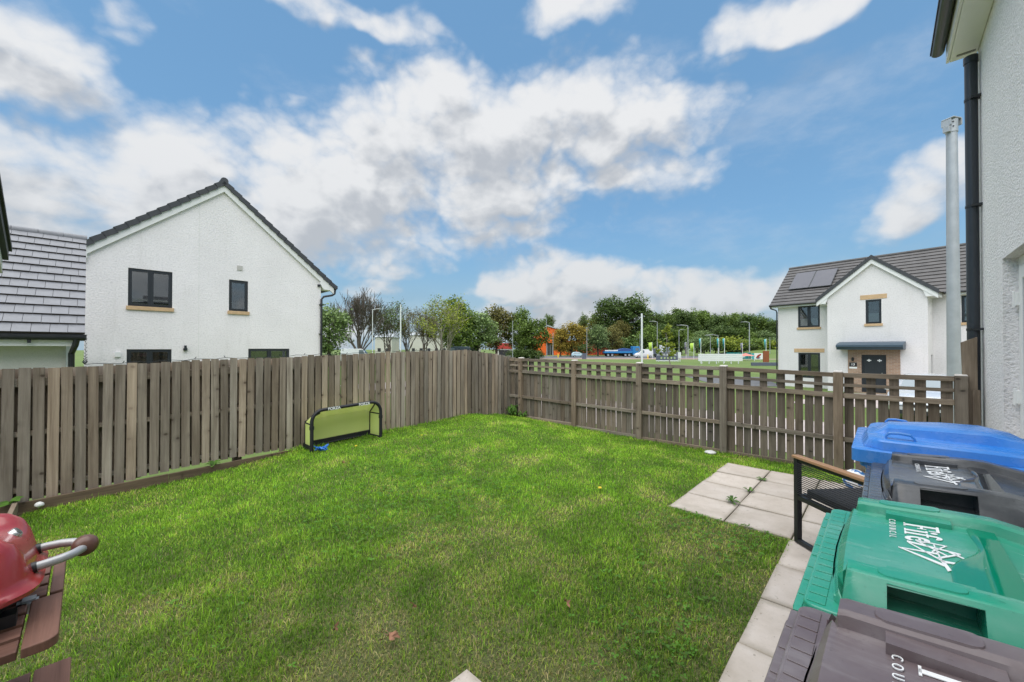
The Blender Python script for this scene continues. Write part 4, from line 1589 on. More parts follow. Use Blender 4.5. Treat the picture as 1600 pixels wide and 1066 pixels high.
def lid_classic(parent, m_, W, wet=None):
    """lid with ribbed front lip, two raised side rails and sunken centre"""
    hw = W / 2
    z0 = .940
    mb = MB()
    fl = [(x, y) for x, y in rrect(.0, .50, -hw, hw, .022)]
    mb.loft([[(x, y, z0 - .020) for x, y in fl], [(x, y, z0) for x, y in fl]])
    fl2 = [(x, y) for x, y in rrect(-.017, .03, -hw + .012, hw - .03, .010)]
    mb.loft([[(x, y, z0 - .040) for x, y in fl2], [(x, y, z0 - .0205) for x, y in fl2]])
    lid = mb.build("lid", m_, parent, bevel=.004)
    rb = MB()
    n_ = 17
    for i in range(n_):
        y = -hw + .03 + i * (2 * hw - .06) / (n_ - 1)
        rb.span((.006, y - .0155, z0), (.034, y + .0155, z0 + .0016))
        if i % 2 == 0:
            rb.span((-.014, y - .030, z0 - .0205), (-.002, y + .030, z0 - .0185))
    rb.build("ribbed_lip", m_, lid, bevel=.003)
    # raised dome with rails
    xsn = [.070, .078, .095, .120, .126, .134, .150, .19, .25, .262, .34, .42, .50, .512, .56, .62, .66, .690]
    rings, tops = [], []
    cut = {}
    for x in xsn:
        u = sm(x, .118, .136)
        zt = z0 + .012 + (.052 + .010 * sm(x, .15, .6)) * u - .04 * sm(x, .62, .70)
        zp = z0 + .012 + .028 * sm(x, .068, .12) + .012 * sm(x, .15, .62) - .034 * sm(x, .60, .69)
        if u < .02:
            zt = zp
        if x < .08:
            zp = zt = z0 + .004
        hy = hw - .018 - .03 * (1 - sm(x, .068, .16))
        rail = .060
        ins = .030 * u
        sec = [(-hy - .004, z0 + .0005), (-hy - .002, z0 + .010), (-hy + ins + .001, max(zt - .009, z0 + .012)), (-hy + ins + .006, zt - .001), (-hy + ins + .014, zt + .002 * u), (-hy + ins + rail - .01, zt + .002 * u),
               (-hy + ins + rail - .002, zt - .004 * u), (-hy + ins + rail + .004, zp + .003 * u), (-hy + ins + rail + .012, zp),
               (-.10, zp), (0, zp)]
        sec = sec + [(-a, z) for a, z in sec[-2::-1]]
        bow = .034 * (1 - sm(x, .07, .15))
        rings.append([(xm(x) - bow * .6 * (1 - (y / hw) ** 2) + bow * .3, y, z) for y, z in sec])
    nn = len(rings[0])
    vs_ = [p_ for r_ in rings for p_ in r_]
    fs_ = []
    for i in range(len(rings) - 1):
        for j in range(nn - 1):
            mid = .262 - 1e-6 <= xsn[i] < .50 - 1e-6
            if mid and j in (1, nn - 3):
                continue
            a = i * nn + j
            fs_.append((a, a + 1, a + 1 + nn, a + nn))
    fs_.append(tuple(range(nn)))
    fs_.append(tuple((len(rings) - 1) * nn + j for j in range(nn)))
    dome = MB().add(vs_, fs_).build("raised_panel", m_, lid, smooth=32)
    # grip recesses in the side walls
    for s in (-1, 1):
        hy = hw - .018
        xa, xb = xm(.262), xm(.50)
        za, zb = z0 + .010, z0 + .012 + .052 + .006 - .009
        yb_, yt_, yi_ = s * (hy + .002), s * (hy - .031), s * (hy - .120)
        q = MB()
        vv = [(xa, yb_, za), (xb, yb_, za), (xb, yt_, zb + .0035), (xa, yt_, zb), (xa, yi_, za - .006), (xb, yi_, za - .006), (xb, yi_, zb), (xa, yi_, zb - .003)]
        q.add(vv, [(4, 5, 6, 7), (0, 1, 5, 4), (1, 2, 6, 5), (2, 3, 7, 6), (3, 0, 4, 7)])
        me = bpy.data.meshes.new("grip_recess")
        me.from_pydata(q.v, [], q.f)
        me.materials.append(m_)
        link("grip_recess", me, lid)
        # raised pad on the rail
        pd = MB()
        zt = z0 + .012 + .066
        pl = rrect(.105, .218, s * (hy - .062) - .020, s * (hy - .062) + .020, .014)
        zr_ = lambda x: z0 + .012 + .052 + .010 * sm(float(np.interp(x, [.118, .232], [.262, .50])), .15, .6)
        pd.loft([[(x, y, zr_(x)) for x, y in pl], [(.1615 + (x - .1615) * .975, s * (hy - .062) + (y - s * (hy - .062)) * .93, zr_(x) + .0042) for x, y in pl]])
        pd.build("rail_pad", m_, lid, smooth=30)
    if wet:
        # pooled rain water at the back of the sunken centre
        def edge(y):
            a = y / (hw - .085)
            return .218 + .022 * math.sin(a * 2.4 + .6) + .030 * sm(a, -.4, .9) + .006 * math.sin(a * 7)
        pw = MB()
        rows = []
        for i in range(33):
            y = -(hw - .112) + i * (2 * hw - .224) / 32
            x0_ = edge(y)
            rows.append([(x, y, z0 + .040 + .012 * sm(float(np.interp(x, [.072, .118, .232, .30, .5], [.15, .262, .50, .62, .70])), .15, .62) + hh + .0006) for x, hh in ((x0_, 0), (x0_ + .003, .002), (x0_ + .008, .0030), (.27, .0030), (.30, .0025))])
        pw.loft(rows, False, False)
        pw.build("rain_water", wet, lid, smooth=60)
    zpan = z0 + .040 + .0040
    # lettering reads from the front of the bin
    org = Vector((.150, .163, zpan + .0008))
    tilt = .080
    mt = frame_mtx(org, (0, -1, 0), (1, 0, tilt))
    poly_print("council_lettering", fife_polys(.060, .125) + crest_polys(), M["white"], lid, mt, .0012)
    mt2 = frame_mtx(org + Vector((-.026, .006, -.0002)), (0, -1, 0), (1, 0, tilt))
    text_mesh("council_lettering", "COUNCIL", .0175, M["white"], lid, mt2, .0007, .0, 2.0)
    hg = MB()
    for s in (-1, 1):
        hg.tube([(.49, s * .17, z0 - .015), (.53, s * .17, z0 + .01)], .02, 8)
    hg.build("hinge", m_, lid)
    return lid


def lid_blue(parent, m_, W, z0):
    hw = W / 2
    mb = MB()
    fl = rrect(.0, .62, -hw, hw, .03)
    fi = rrect(.008, .62, -hw + .008, hw - .008, .03)
    mb.loft([[(x, y, z0 - .055) for x, y in fl], [(x, y, z0 - .003) for x, y in fl], [(x, y, z0) for x, y in fi]])
    lid = mb.build("lid", m_, parent, smooth=30)
    xsn = [.075, .085, .10, .13, .17, .20, .215, .25, .35, .45, .55, .62, .67, .70]
    rings = []
    for x in xsn:
        zb = z0 + .001
        zs = z0 + .002 + .040 * sm(x, .07, .11) - .02 * sm(x, .60, .70)
        u = sm(x, .12, .22)
        zc = zs + (.034 + .012 * sm(x, .2, .5)) * u - .045 * sm(x, .56, .70)
        hy = hw - .035 - .045 * (1 - sm(x, .07, .17))
        cw = .10 + .05 * sm(x, .12, .5)
        sec = [(-hy, zb), (-hy + .006, zs - .008), (-hy + .018, zs), (-hy + .05, zs + .001), (-cw - .014, zs + .001), (-cw - .002, zs + .004 * u), (-cw + .006, zc - .006 * u), (-cw + .022, zc), (-.05, zc + .004 * u), (0, zc + .006 * u)]
        sec = sec + [(-a, z) for a, z in sec[-2::-1]]
        bow = .03 * (1 - sm(x, .07, .2))
        rings.append([(float(np.interp(x, [.07, .13, .22, .45, .70], [.045, .085, .125, .30, .60])) - bow * .7 * (1 - (y / hw) ** 2), y, z) for y, z in sec])
    nn = len(rings[0])
    vs_ = [p_ for r_ in rings for p_ in r_]
    fs_ = [(i * nn + j, i * nn + j + 1, (i + 1) * nn + j + 1, (i + 1) * nn + j) for i in range(len(rings) - 1) for j in range(nn - 1)]
    fs_ += [tuple(range(nn)), tuple((len(rings) - 1) * nn + j for j in range(nn))]
    MB().add(vs_, fs_).build("raised_panel", m_, lid, smooth=35)
    for s in (-1, 1):
        mb = MB()
        yy = s * (hw - .10)
        zz_ = z0 + .040
        pts = [(.112, zz_ - .01), (.113, zz_ + .014), (.122, zz_ + .026), (.15, zz_ + .029), (.188, zz_ + .025), (.200, zz_ + .012), (.205, zz_ - .01)]
        rings = []
        for i, (x, z) in enumerate(pts):
            p0_, p1_ = pts[max(i - 1, 0)], pts[min(i + 1, len(pts) - 1)]
            d_ = Vector((p1_[0] - p0_[0], p1_[1] - p0_[1])).normalized()
            nx_, nz_ = -d_.y * .004, d_.x * .004
            rings.append([(x + nx_, yy - .016, z + nz_), (x + nx_, yy + .016, z + nz_), (x - nx_, yy + .016, z - nz_), (x - nx_, yy - .016, z - nz_)])
        mb.loft(rings)
        mb.build("loop_handle", m_, lid, bevel=.002)
    return lid


def wheelie(name, label, m_, gx, gyc, W, kind, wet=None, rz=0.0):
    t_ = thing(name, label, "wheelie bin", G(gx, gyc, 0.0), TH + R(rz), "wheelie bins in a row by the house wall")
    if kind == "blue":
        bin_body(t_, m_, W, .62, 1.0)
        lid_blue(t_, m_, W, .985)
    else:
        bin_body(t_, m_, W, .54, .940)
        lid_classic(t_, m_, W, wet)
    return t_


wheelie("wheelie_bin", "brown wheelie bin nearest the camera with white council lettering", M["bin_brown"], -.118, .618, .612, "classic")
wheelie("wheelie_bin", "bright green wheelie bin with rain water pooled on its lid", M["bin_green"], -.116, 1.234, .612, "classic", M["wet_green"])
wheelie("wheelie_bin", "charcoal grey wheelie bin with wet lid between green and blue bins", M["bin_grey"], -.040, 1.972, .612, "classic", M["wet_grey"])
wheelie("wheelie_bin", "blue wheelie bin with two loop handles on its lid", M["bin_blue"], -.106, 2.625, .66, "blue")

# ------------------------------------------------------------------ rope garden chair
ch = thing("garden_chair", "black metal rope garden chair with pale wooden arms behind the bins", "chair", (2.10, 2.925, 0), R(-86))
# local: x = depth of the chair (0 .. .64), y = across (0 .. .66), first side frame at y = 0
CW, CD = .64, .62
for y in (0.0, CW):
    mb = MB()
    s_ = .018
    mb.span((-s_, y - s_, .0), (s_, y + s_, .615))
    mb.span((CD - s_, y - s_, .0), (CD + s_, y + s_, .615))
    mb.span((s_, y - s_, 0.0), (CD - s_, y + s_, .03))
    mb.span((s_, y - s_, .318), (CD - s_, y + s_, .352))
    mb.span((s_, y - .012, .590), (CD - s_, y + .012, .612))
    fr_ = mb.build("side_frame", M["blackmetal"], ch, bevel=.003)
    MB().span((-.026, y - .028, .616), (CD + .026, y + .028, .636)).build("armrest", M["armwood"], ch, bevel=.004)
    for i in range(17):
        z = .365 + i * .0135
        mb = MB()
        yo = y - .019 if i % 2 else y - .0195
        mb.tube([(-.016, y, z), (.0, yo - .002, z), (.02, yo, z), (CD / 2, yo, z - .002), (CD - .02, yo, z), (CD, yo - .002, z), (CD + .016, y, z)], .0032, 6)
        mb.build("rope", M["rope"], fr_)
mb = MB()
for x in (.0, CD):
    mb.span((x - .015, .019, .320), (x + .015, CW - .019, .350))
mb.build("seat_frame", M["blackmetal"], ch)
MB().loft([[(x, y, z) for x, y in rrect(.03, CD - .03, .03, CW - .03, .03)] for z in (.352, .40)]).build("seat_cushion", plain("dark_grey_cushion", (.035, .036, .04), .85, .2, 40, .3), ch, bevel=.01)
mb = MB()
for i in range(12):
    mb.tube([(CD, .02, .37 + i * .022), (CD + .02, CW / 2, .37 + i * .022), (CD, CW - .02, .37 + i * .022)], .0035, 6)
mb.build("backrest", M["rope"], ch)

# football by the fence
fb = thing("football", "white and blue football half hidden behind the blue bin", "ball", (3.47, 4.02, .095))
bm = bmesh.new()
bmesh.ops.create_icosphere(bm, subdivisions=3, radius=.105)
me = bpy.data.meshes.new("ball_skin")
bm.to_mesh(me)
bm.free()
me.materials.append(M["white"])
me.materials.append(M["ball"])
for p_ in me.polygons:
    p_.use_smooth = True
    n_ = mnoise.noise(p_.center * 16)
    p_.material_index = 1 if n_ > .12 else 0
link("ball_skin", me, fb)

# ------------------------------------------------------------------ table, stool and barbecue
TZ = .72
tb = thing("folding_table", "dark brown slatted hardwood folding table under the red barbecue", "table", (0, 0, 0), TH)
TY = -.045


def leaf(parent, xa, xb, yl, z, corner, n_, wend=.058, tag_=""):
    """slatted leaf between garden x xa..xb, right end at y = TY, running left to yl; corner rounds the near right end"""
    pl = [(xa, TY - wend), (xa, TY)]
    if corner:
        r = .028
        pl += [(xb - r + r * math.sin(R(a)), TY - r + r * math.cos(R(a))) for a in range(0, 91, 15)]
    else:
        pl += [(xb, TY)]
    pl += [(xb, TY - wend)]
    mb = MB()
    mb.prism(pl, "z", z - .024, z)
    mb.build("end_plank", M["teakx"], parent, bevel=.003)
    mb = MB()
    mb.prism([(xa, yl), (xa, yl + wend), (xb, yl + wend), (xb, yl)], "z", z - .024, z)
    mb.build("end_plank", M["teakx"], parent, bevel=.003)
    wd = (xb - xa) / n_
    for i in range(n_):
        mb = MB()
        mb.span((xa + i * wd + (.008 if i else 0), yl + wend + .006, z - .022), (xa + (i + 1) * wd - (.008 if i < n_ - 1 else 0), TY - wend - .006, z - .002))
        mb.build("slat", M["teak"], parent, bevel=.002)
    mb = MB()
    for y in (TY - .16, yl + .16):
        mb.span((xa + .01, y - .02, z - .05), (xb - .01, y + .02, z - .0225))
    mb.build("batten", M["teakx"], parent)


leaf(tb, -1.735, -1.470, -1.15, TZ, True, 4)
leaf(tb, -2.060, -1.752, -1.15, TZ, False, 4, .026)
hgm = MB()
hgm.span((-1.760, TY - .085, TZ - .03), (-1.722, TY - .045, TZ - .002))
hgm.span((-1.758, TY - .075, TZ - .002), (-1.73, TY - .05, TZ + .004))
hgm.build("hinge", M["steel"], tb)
mb = MB()
for (xa, xb) in ((-2.02, -1.52), (-1.52, -2.02)):
    for y in (TY - .16, -.98):
        off = .024 if xa < xb else -.024
        mb.tube([(xa, y + off, 0), (xb, y + off, TZ - .05)], .016, 6)
mb.build("crossed_legs", M["teakx"], tb)

stl = thing("folding_stool", "brown slatted hardwood seat at the bottom left corner below the table", "stool", (0, 0, 0), TH)
leaf_ty = TY
TY = -.03
leaf(stl, -1.878, -1.45, -.50, .45, False, 6, .075)
mb = MB()
for (xa, xb) in ((-1.84, -1.50), (-1.50, -1.84)):
    for y in (-.13, -.42):
        off = .022 if xa < xb else -.022
        mb.tube([(xa, y + off, 0), (xb, y + off, .40)], .014, 6)
mb.build("crossed_legs", M["teakx"], stl)
TY = leaf_ty

# portable barbecue: clam lid, dark base, looped handle with round grip
bq = thing("barbecue", "glossy red portable barbecue with looped grey handle and brown knob", "barbecue", G(-1.745, -.080, TZ), TH)
# local: x across, y out towards the handle end (end face near y = 0), body runs to -y
def lid_ring(h, ins, seg=56):
    pts = []
    Lb, Wb = .62 - ins * 2, .47 - ins * 2
    for i in range(seg):
        a = 2 * math.pi * i / seg
        ca, sa = math.cos(a), math.sin(a)
        e_ = 2.0 / 5.5
        x = Wb / 2 * math.copysign(abs(ca) ** e_, ca)
        y = Lb / 2 * math.copysign(abs(sa) ** e_, sa)
        # end tapers like a clam shell
        x *= 1 - .20 * sm(y, .10, .33)
        pts.append((x, y - .31, h))
    return pts


rz_ = .085
rings = [lid_ring(rz_ - .012, 0), lid_ring(rz_, -.004), lid_ring(rz_ + .008, .004), lid_ring(rz_ + .014, .013)]
for (h, ins) in ((.03, .017), (.06, .027), (.085, .040), (.105, .060), (.120, .092), (.130, .135), (.136, .185)):
    rg = lid_ring(rz_ + h, ins)
    # raised flutes across the lid
    out_ = []
    for (x, y, z) in rg:
        fl_ = (math.exp(-((abs(x) - .118) / .030) ** 2) * .030 - math.exp(-((abs(x) - .06) / .03) ** 2) * .008) * sm(h, .02, .08)
        out_.append((x, y, z + fl_))
    rings.append(out_)
MB().loft(rings).build("lid", M["red_enamel"], bq, smooth=60)
rings = [lid_ring(.0, .10), lid_ring(.02, .07), lid_ring(.05, .035), lid_ring(.068, .02), lid_ring(.072, .02)]
MB().loft(rings).build("base_pan", M["blackmetal"], bq, smooth=50)
for s in (-1, 1):
    MB().span((s * .12 - .02, -.10, -.0), (s * .12 + .02, -.04, .03)).build("foot", M["blackmetal"], bq)
hz = rz_ + .026
for s in (-1, 1):
    mb = MB()
    pts = [(s * .074, -.030, hz), (s * .073, .0, hz + .002), (s * .066, .03, hz + .003), (s * .050, .055, hz + .003), (s * .024, .072, hz + .002), (0, .078, hz + .002)]
    mb.tube(pts, .0115, 12)
    mb.build("handle_tube", M["handle"], bq, smooth=50)
    mb = MB()
    mb.tube([(s * .0745, -.030, hz - .001), (s * .0740, -.010, hz + .001)], .0145, 12)
    mb.build("handle_collar", M["blackmetal"], bq, smooth=50)
mb = MB()
prof = [(.004, -.029), (.016, -.026), (.025, -.018), (.029, -.007), (.029, .007), (.025, .018), (.016, .026), (.004, .029)]
mb.lathe(prof, (0, .078, hz + .002), "x", 20)
mb.build("knob", M["knob"], bq, smooth=60)
mb = MB()
bmx = Matrix.Rotation(R(-52), 3, "X")
ov = [bmx @ Vector((.020 * math.cos(R(a)), .014 * math.sin(R(a)), 0)) for a in range(0, 360, 18)]
oc = Vector((-.030, -.052, rz_ + .102))
nb_ = bmx @ Vector((0, 0, 1))
mb.loft([[oc + p_ - nb_ * .02 for p_ in ov], [oc + p_ for p_ in ov], [oc + p_ * .88 + nb_ * .003 for p_ in ov]])
bdg = mb.build("badge", M["badge"], bq, smooth=40)
mb = MB()
mb.loft([[oc + p_ * .62 + nb_ * .003 for p_ in ov], [oc + p_ * .6 + nb_ * .0042 for p_ in ov]])
mb.build("badge_inlay", M["badge2"], bdg, smooth=40)

# ------------------------------------------------------------------ football goal
GYA, GYB = 2.02, 3.00
go = thing("football_goal", "small black framed football goal with lime net against the board fence", "goal", (0, 0, 0), TH)
za, zb = left_prof(GYA) - .01, left_prof(GYB) - .01
GXF, GXB = -5.50, -5.80
GH = .55


def arch(xx, h, r=.15, inset=0.0):
    pts = [(xx, GYA + inset, za)]
    for a in range(0, 91, 15):
        pts.append((xx, GYA + inset + r - r * math.cos(R(a)), za + h - r + r * math.sin(R(a))))
    for a in range(90, -1, -15):
        pts.append((xx, GYB - inset - r + r * math.cos(R(a)), zb + h - r + r * math.sin(R(a))))
    pts.append((xx, GYB - inset, zb))
    return pts


fa = arch(GXF, GH)
mb = MB().tube(fa, .023, 12)
gf = mb.build("front_frame", M["foam"], go, smooth=60)
for (y, z) in ((GYA, za), (GYB, zb)):
    MB().tube([(GXF, y, z + .30), (GXF, y, z + .345)], .029, 12).build("joint_collar", M["foam"], gf, smooth=50)
ba = arch(GXB, .40, .06, .02)
for (y, z, iy) in ((GYA, za, .02), (GYB, zb, -.02)):
    MB().tube([(GXF, y, z + .02), (GXB, y + iy, z + .02)], .014, 8).build("ground_bar", M["foam"], go, smooth=60)
    MB().tube([(GXF, y, z + .36), (GXB + .01, y + iy, z + .36)], .009, 8).build("side_stay", M["foam"], go, smooth=60)
    MB().tube([(GXF, y + iy * 5, z + .51), (GXB + .01, y + iy, z + .37), (GXB + .01, y + iy, z)], .010, 8).build("rear_post", M["foam"], go, smooth=60)
MB().tube([(GXB, GYA, za + .02), (GXB, GYB, zb + .02)], .014, 8).build("ground_bar", M["foam"], go, smooth=60)
# net: back, roof slope and both ends, with a dark skirt
n_ = len(fa)
mb = MB()
mb.loft([[Vector(p_) for p_ in fa], [Vector(a).lerp(Vector(b_), .55) + Vector((0, 0, -.006)) for a, b_ in zip(fa, ba)], [Vector(b_) for b_ in ba]], False, False)
net = mb.build("net", M["net"], go, smooth=60)
mb = MB()
vs_ = [Vector(p_) for p_ in ba]
low = [(GXB - .0, p_[1], min(p_[2], za + .09 + (zb - za) * (p_[1] - GYA) / (GYB - GYA))) for p_ in ba]
mb.loft([[Vector(p_) for p_ in ba], [Vector(p_) for p_ in low]], False, False)
mb.build("net", M["net"], go)
mb = MB()
sk = .085
mb.add([(GXB + .004, GYA, za), (GXB + .004, GYB, zb), (GXB + .004, GYB, zb + sk), (GXB + .004, GYA, za + sk)], [(0, 1, 2, 3)])
mb.add([(GXF, GYA - .003, za), (GXB, GYA - .003, za), (GXB, GYA - .003, za + sk), (GXF, GYA - .003, za + sk)], [(0, 1, 2, 3)])
mb.add([(GXF, GYB + .003, zb), (GXB, GYB + .003, zb), (GXB, GYB + .003, zb + sk), (GXF, GYB + .003, zb + sk)], [(0, 1, 2, 3)])
mb.build("skirt", M["foam"], go)
yd = Vector((0, GYB - GYA, zb - za)).normalized()
for y in (GYA + .20, GYA + .63):
    zz_ = za + GH + (zb - za) * (y - GYA) / (GYB - GYA)
    text_mesh("goal_lettering", "FORZA", .052, M["white"], gf, frame_mtx((GXF + .0245, y, zz_ - .018), yd, (0, 0, 1)), .001, .0018)

# small things round the lawn
tw = thing("toy", "bright blue plastic toy by the foot of the football goal", "toy", G(-5.44, 2.12, left_prof(2.12)), TH)
mb = MB()
for i in range(14):
    a = i * 2.4
    mb.tube([(0, 0, .01), (.04 * math.cos(a), .05 * math.sin(a), .03 + .03 * (i % 3) / 2), (.065 * math.cos(a + .4), .09 * math.sin(a + .4), .02 + .02 * (i % 4))], [.014, .012, .006], 6)
mb.build("spikes", M["bluetoy"], tw, smooth=50)


def pebble(name, label, cat, loc, r, sc, m_, seed):
    bm = bmesh.new()
    bmesh.ops.create_icosphere(bm, subdivisions=3, radius=r)
    for v in bm.verts:
        v.co *= 1 + .12 * mnoise.noise(v.co * 2.2 / r + Vector((seed, 0, 0)))
        v.co = Vector((v.co.x * sc[0], v.co.y * sc[1], v.co.z * sc[2]))
    me = bpy.data.meshes.new(name)
    bm.to_mesh(me)
    bm.free()
    me.polygons.foreach_set("use_smooth", [True] * len(me.polygons))
    me.materials.append(m_)
    o_ = link(name, me)
    o_.location = loc
    return tag(o_, label, cat)


pebble("dish", "small white plastic dish upturned on the grass by the trellis fence", "dish", G(-1.78, 5.98, -.035), .075, (1, 1, .36), M["dirtywhite"], 1)
pebble("plastic_ball", "grey white crumpled ball against the dark edging plank", "ball", G(LF + .13, -.30, -.03), .030, (1.1, 1, .85), M["dirtywhite"], 5)
pebble("manhole_cover", "small pale box lid on the grass beyond the trellis fence", "box lid", (8.4, 22.4, -.92), .5, (1, .8, .35), M["dirtywhite"], 9)

# gravel strip with timber edging at far left
gv = MB()
grng = random.Random(4)
for i in range(2600):
    x, y = grng.uniform(LF + .03, -3.9), grng.uniform(-1.9, -.47)
    r = grng.uniform(.009, .02)
    a = grng.uniform(0, 6.28)
    h = lawn_z(x, y)
    q = []
    for (dx, dy, dz) in ((1, 0, 0), (0, 1, 0), (-1, 0, 0), (0, -1, 0), (0, 0, .7), (0, 0, -.7)):
        f_ = grng.uniform(.7, 1.25) * r
        q.append((x + (dx * math.cos(a) - dy * math.sin(a)) * f_, y + (dx * math.sin(a) + dy * math.cos(a)) * f_, h + .012 + dz * f_))
    gv.add(q, [(0, 1, 4), (1, 2, 4), (2, 3, 4), (3, 0, 4), (1, 0, 5), (2, 1, 5), (3, 2, 5), (0, 3, 5)])
o = gv.build("gravel", M["gravel"])
o.rotation_euler = (0, 0, TH)
tag(o, "pale stone gravel in the left corner by the board fence", "gravel", None, "stuff")
eb = thing("gravel_edging", "thin timber strip holding back the gravel at far left", "edging", (0, 0, 0), TH)
MB().span((LF + .10, -.455, -.06), (-3.6, -.425, .035)).build("strip", M["rail"], eb)

# string of tiny lights from the garage to the fence top
sl_ = thing("fairy_lights", "dark string of tiny lights drooping from garage gutter along the fence top", "string lights", (0, 0, 0), TH)
pts = []
a, b_ = Vector((EX, GE + .01, EZ - .05)), Vector((LF - .03, -.02, left_prof(0) + FH + .012))
for i in range(22):
    t_ = i / 21
    p_ = a.lerp(b_, t_)
    p_.z -= .18 * math.sin(math.pi * t_)
    pts.append(p_)
y = .05
while y < 5.2:
    pts.append(Vector((LF + .01 * math.sin(y * 9), y, left_prof(y) + FH + .012 + .008 * math.sin(y * 23))))
    y += .1
MB().tube(pts, .003, 5).build("cable", M["blackpl"], sl_)
for i, p_ in enumerate(pts):
    if i % 3 == 0 or i < 22:
        mb = MB()
        d_ = .03 if i < 22 else .024
        s_ = -1 if i % 2 else 1
        mb.tube([p_, p_ + Vector((.0, s_ * d_ * .6, d_))], [.003, .005 if i < 22 else .004], 5)
        mb.build("bulb", M["blackpl"], sl_)
# ------------------------------------------------------------------ numpy mesh helper
def np_mesh(name, verts, faces_flat, sizes, m_, face_attr=None, point_col=None):
    me = bpy.data.meshes.new(name)
    nv, nf = len(verts), len(sizes)
    me.vertices.add(nv)
    me.vertices.foreach_set("co", np.asarray(verts, np.float32).ravel())
    me.loops.add(len(faces_flat))
    me.loops.foreach_set("vertex_index", np.asarray(faces_flat, np.int32))
    me.polygons.add(nf)
    starts = np.concatenate([[0], np.cumsum(sizes)[:-1]]).astype(np.int32)
    me.polygons.foreach_set("loop_start", starts)
    me.polygons.foreach_set("loop_total", np.asarray(sizes, np.int32))
    me.update(calc_edges=True)
    me.validate()
    if face_attr is not None:
        at_ = me.attributes.new("tint", "FLOAT", "FACE")
        at_.data.foreach_set("value", np.asarray(face_attr, np.float32))
    if point_col is not None:
        at_ = me.attributes.new("gcol", "FLOAT_COLOR", "POINT")
        at_.data.foreach_set("color", np.asarray(point_col, np.float32).ravel())
    me.materials.append(m_)
    return me


# ------------------------------------------------------------------ lawn grass
gxs = np.arange(LF - .1, HW + .1, .08)
gys = np.arange(-3.1, FF + .2, .08)
ZG = np.array([[lawn_z(x, y) for y in gys] for x in gxs])
N1 = np.array([[mnoise.fractal(Vector((x * .75, y * .75, 7.0)), 1.0, 2.0, 4) for y in gys] for x in gxs])
N2 = np.array([[mnoise.fractal(Vector((x * 2.6, y * 2.6, 17.0)), 1.0, 2.0, 4) for y in gys] for x in gxs])
N4 = np.array([[mnoise.fractal(Vector((x * 6.0, y * 6.0, 51.0)), 1.0, 2.0, 2) for y in gys] for x in gxs])
N3 = np.array([[mnoise.fractal(Vector((x * 1.3, y * 1.3, 31.0)), 1.0, 2.0, 3) for y in gys] for x in gxs])


def bil(Z, x, y):
    fx_ = np.clip((x - gxs[0]) / .08, 0, len(gxs) - 1.001)
    fy_ = np.clip((y - gys[0]) / .08, 0, len(gys) - 1.001)
    i, j = fx_.astype(int), fy_.astype(int)
    u, v = fx_ - i, fy_ - j
    return (Z[i, j] * (1 - u) * (1 - v) + Z[i + 1, j] * u * (1 - v) + Z[i, j + 1] * (1 - u) * v + Z[i + 1, j + 1] * u * v)


def keep_lawn(x, y, edge):
    """True where turf grows; edge lets blades lean over the paving a little"""
    k = (x > LF + .02) & (x < HW) & (y < FF - .02)
    e = edge
    k &= ~((x > -1.43 + e) & (y > 3.60 + e) & (y < 5.455 - e))
    k &= ~((x > -.526 + e) & (y <= 3.60 + e))
    k &= ~((x < -3.5) & (y < -.40))
    k &= ~((x > ax_ + e) & (x < ax_ + .452 - e) & (y < ay_ - e) & (y > ay_ - .456 + e))
    return k


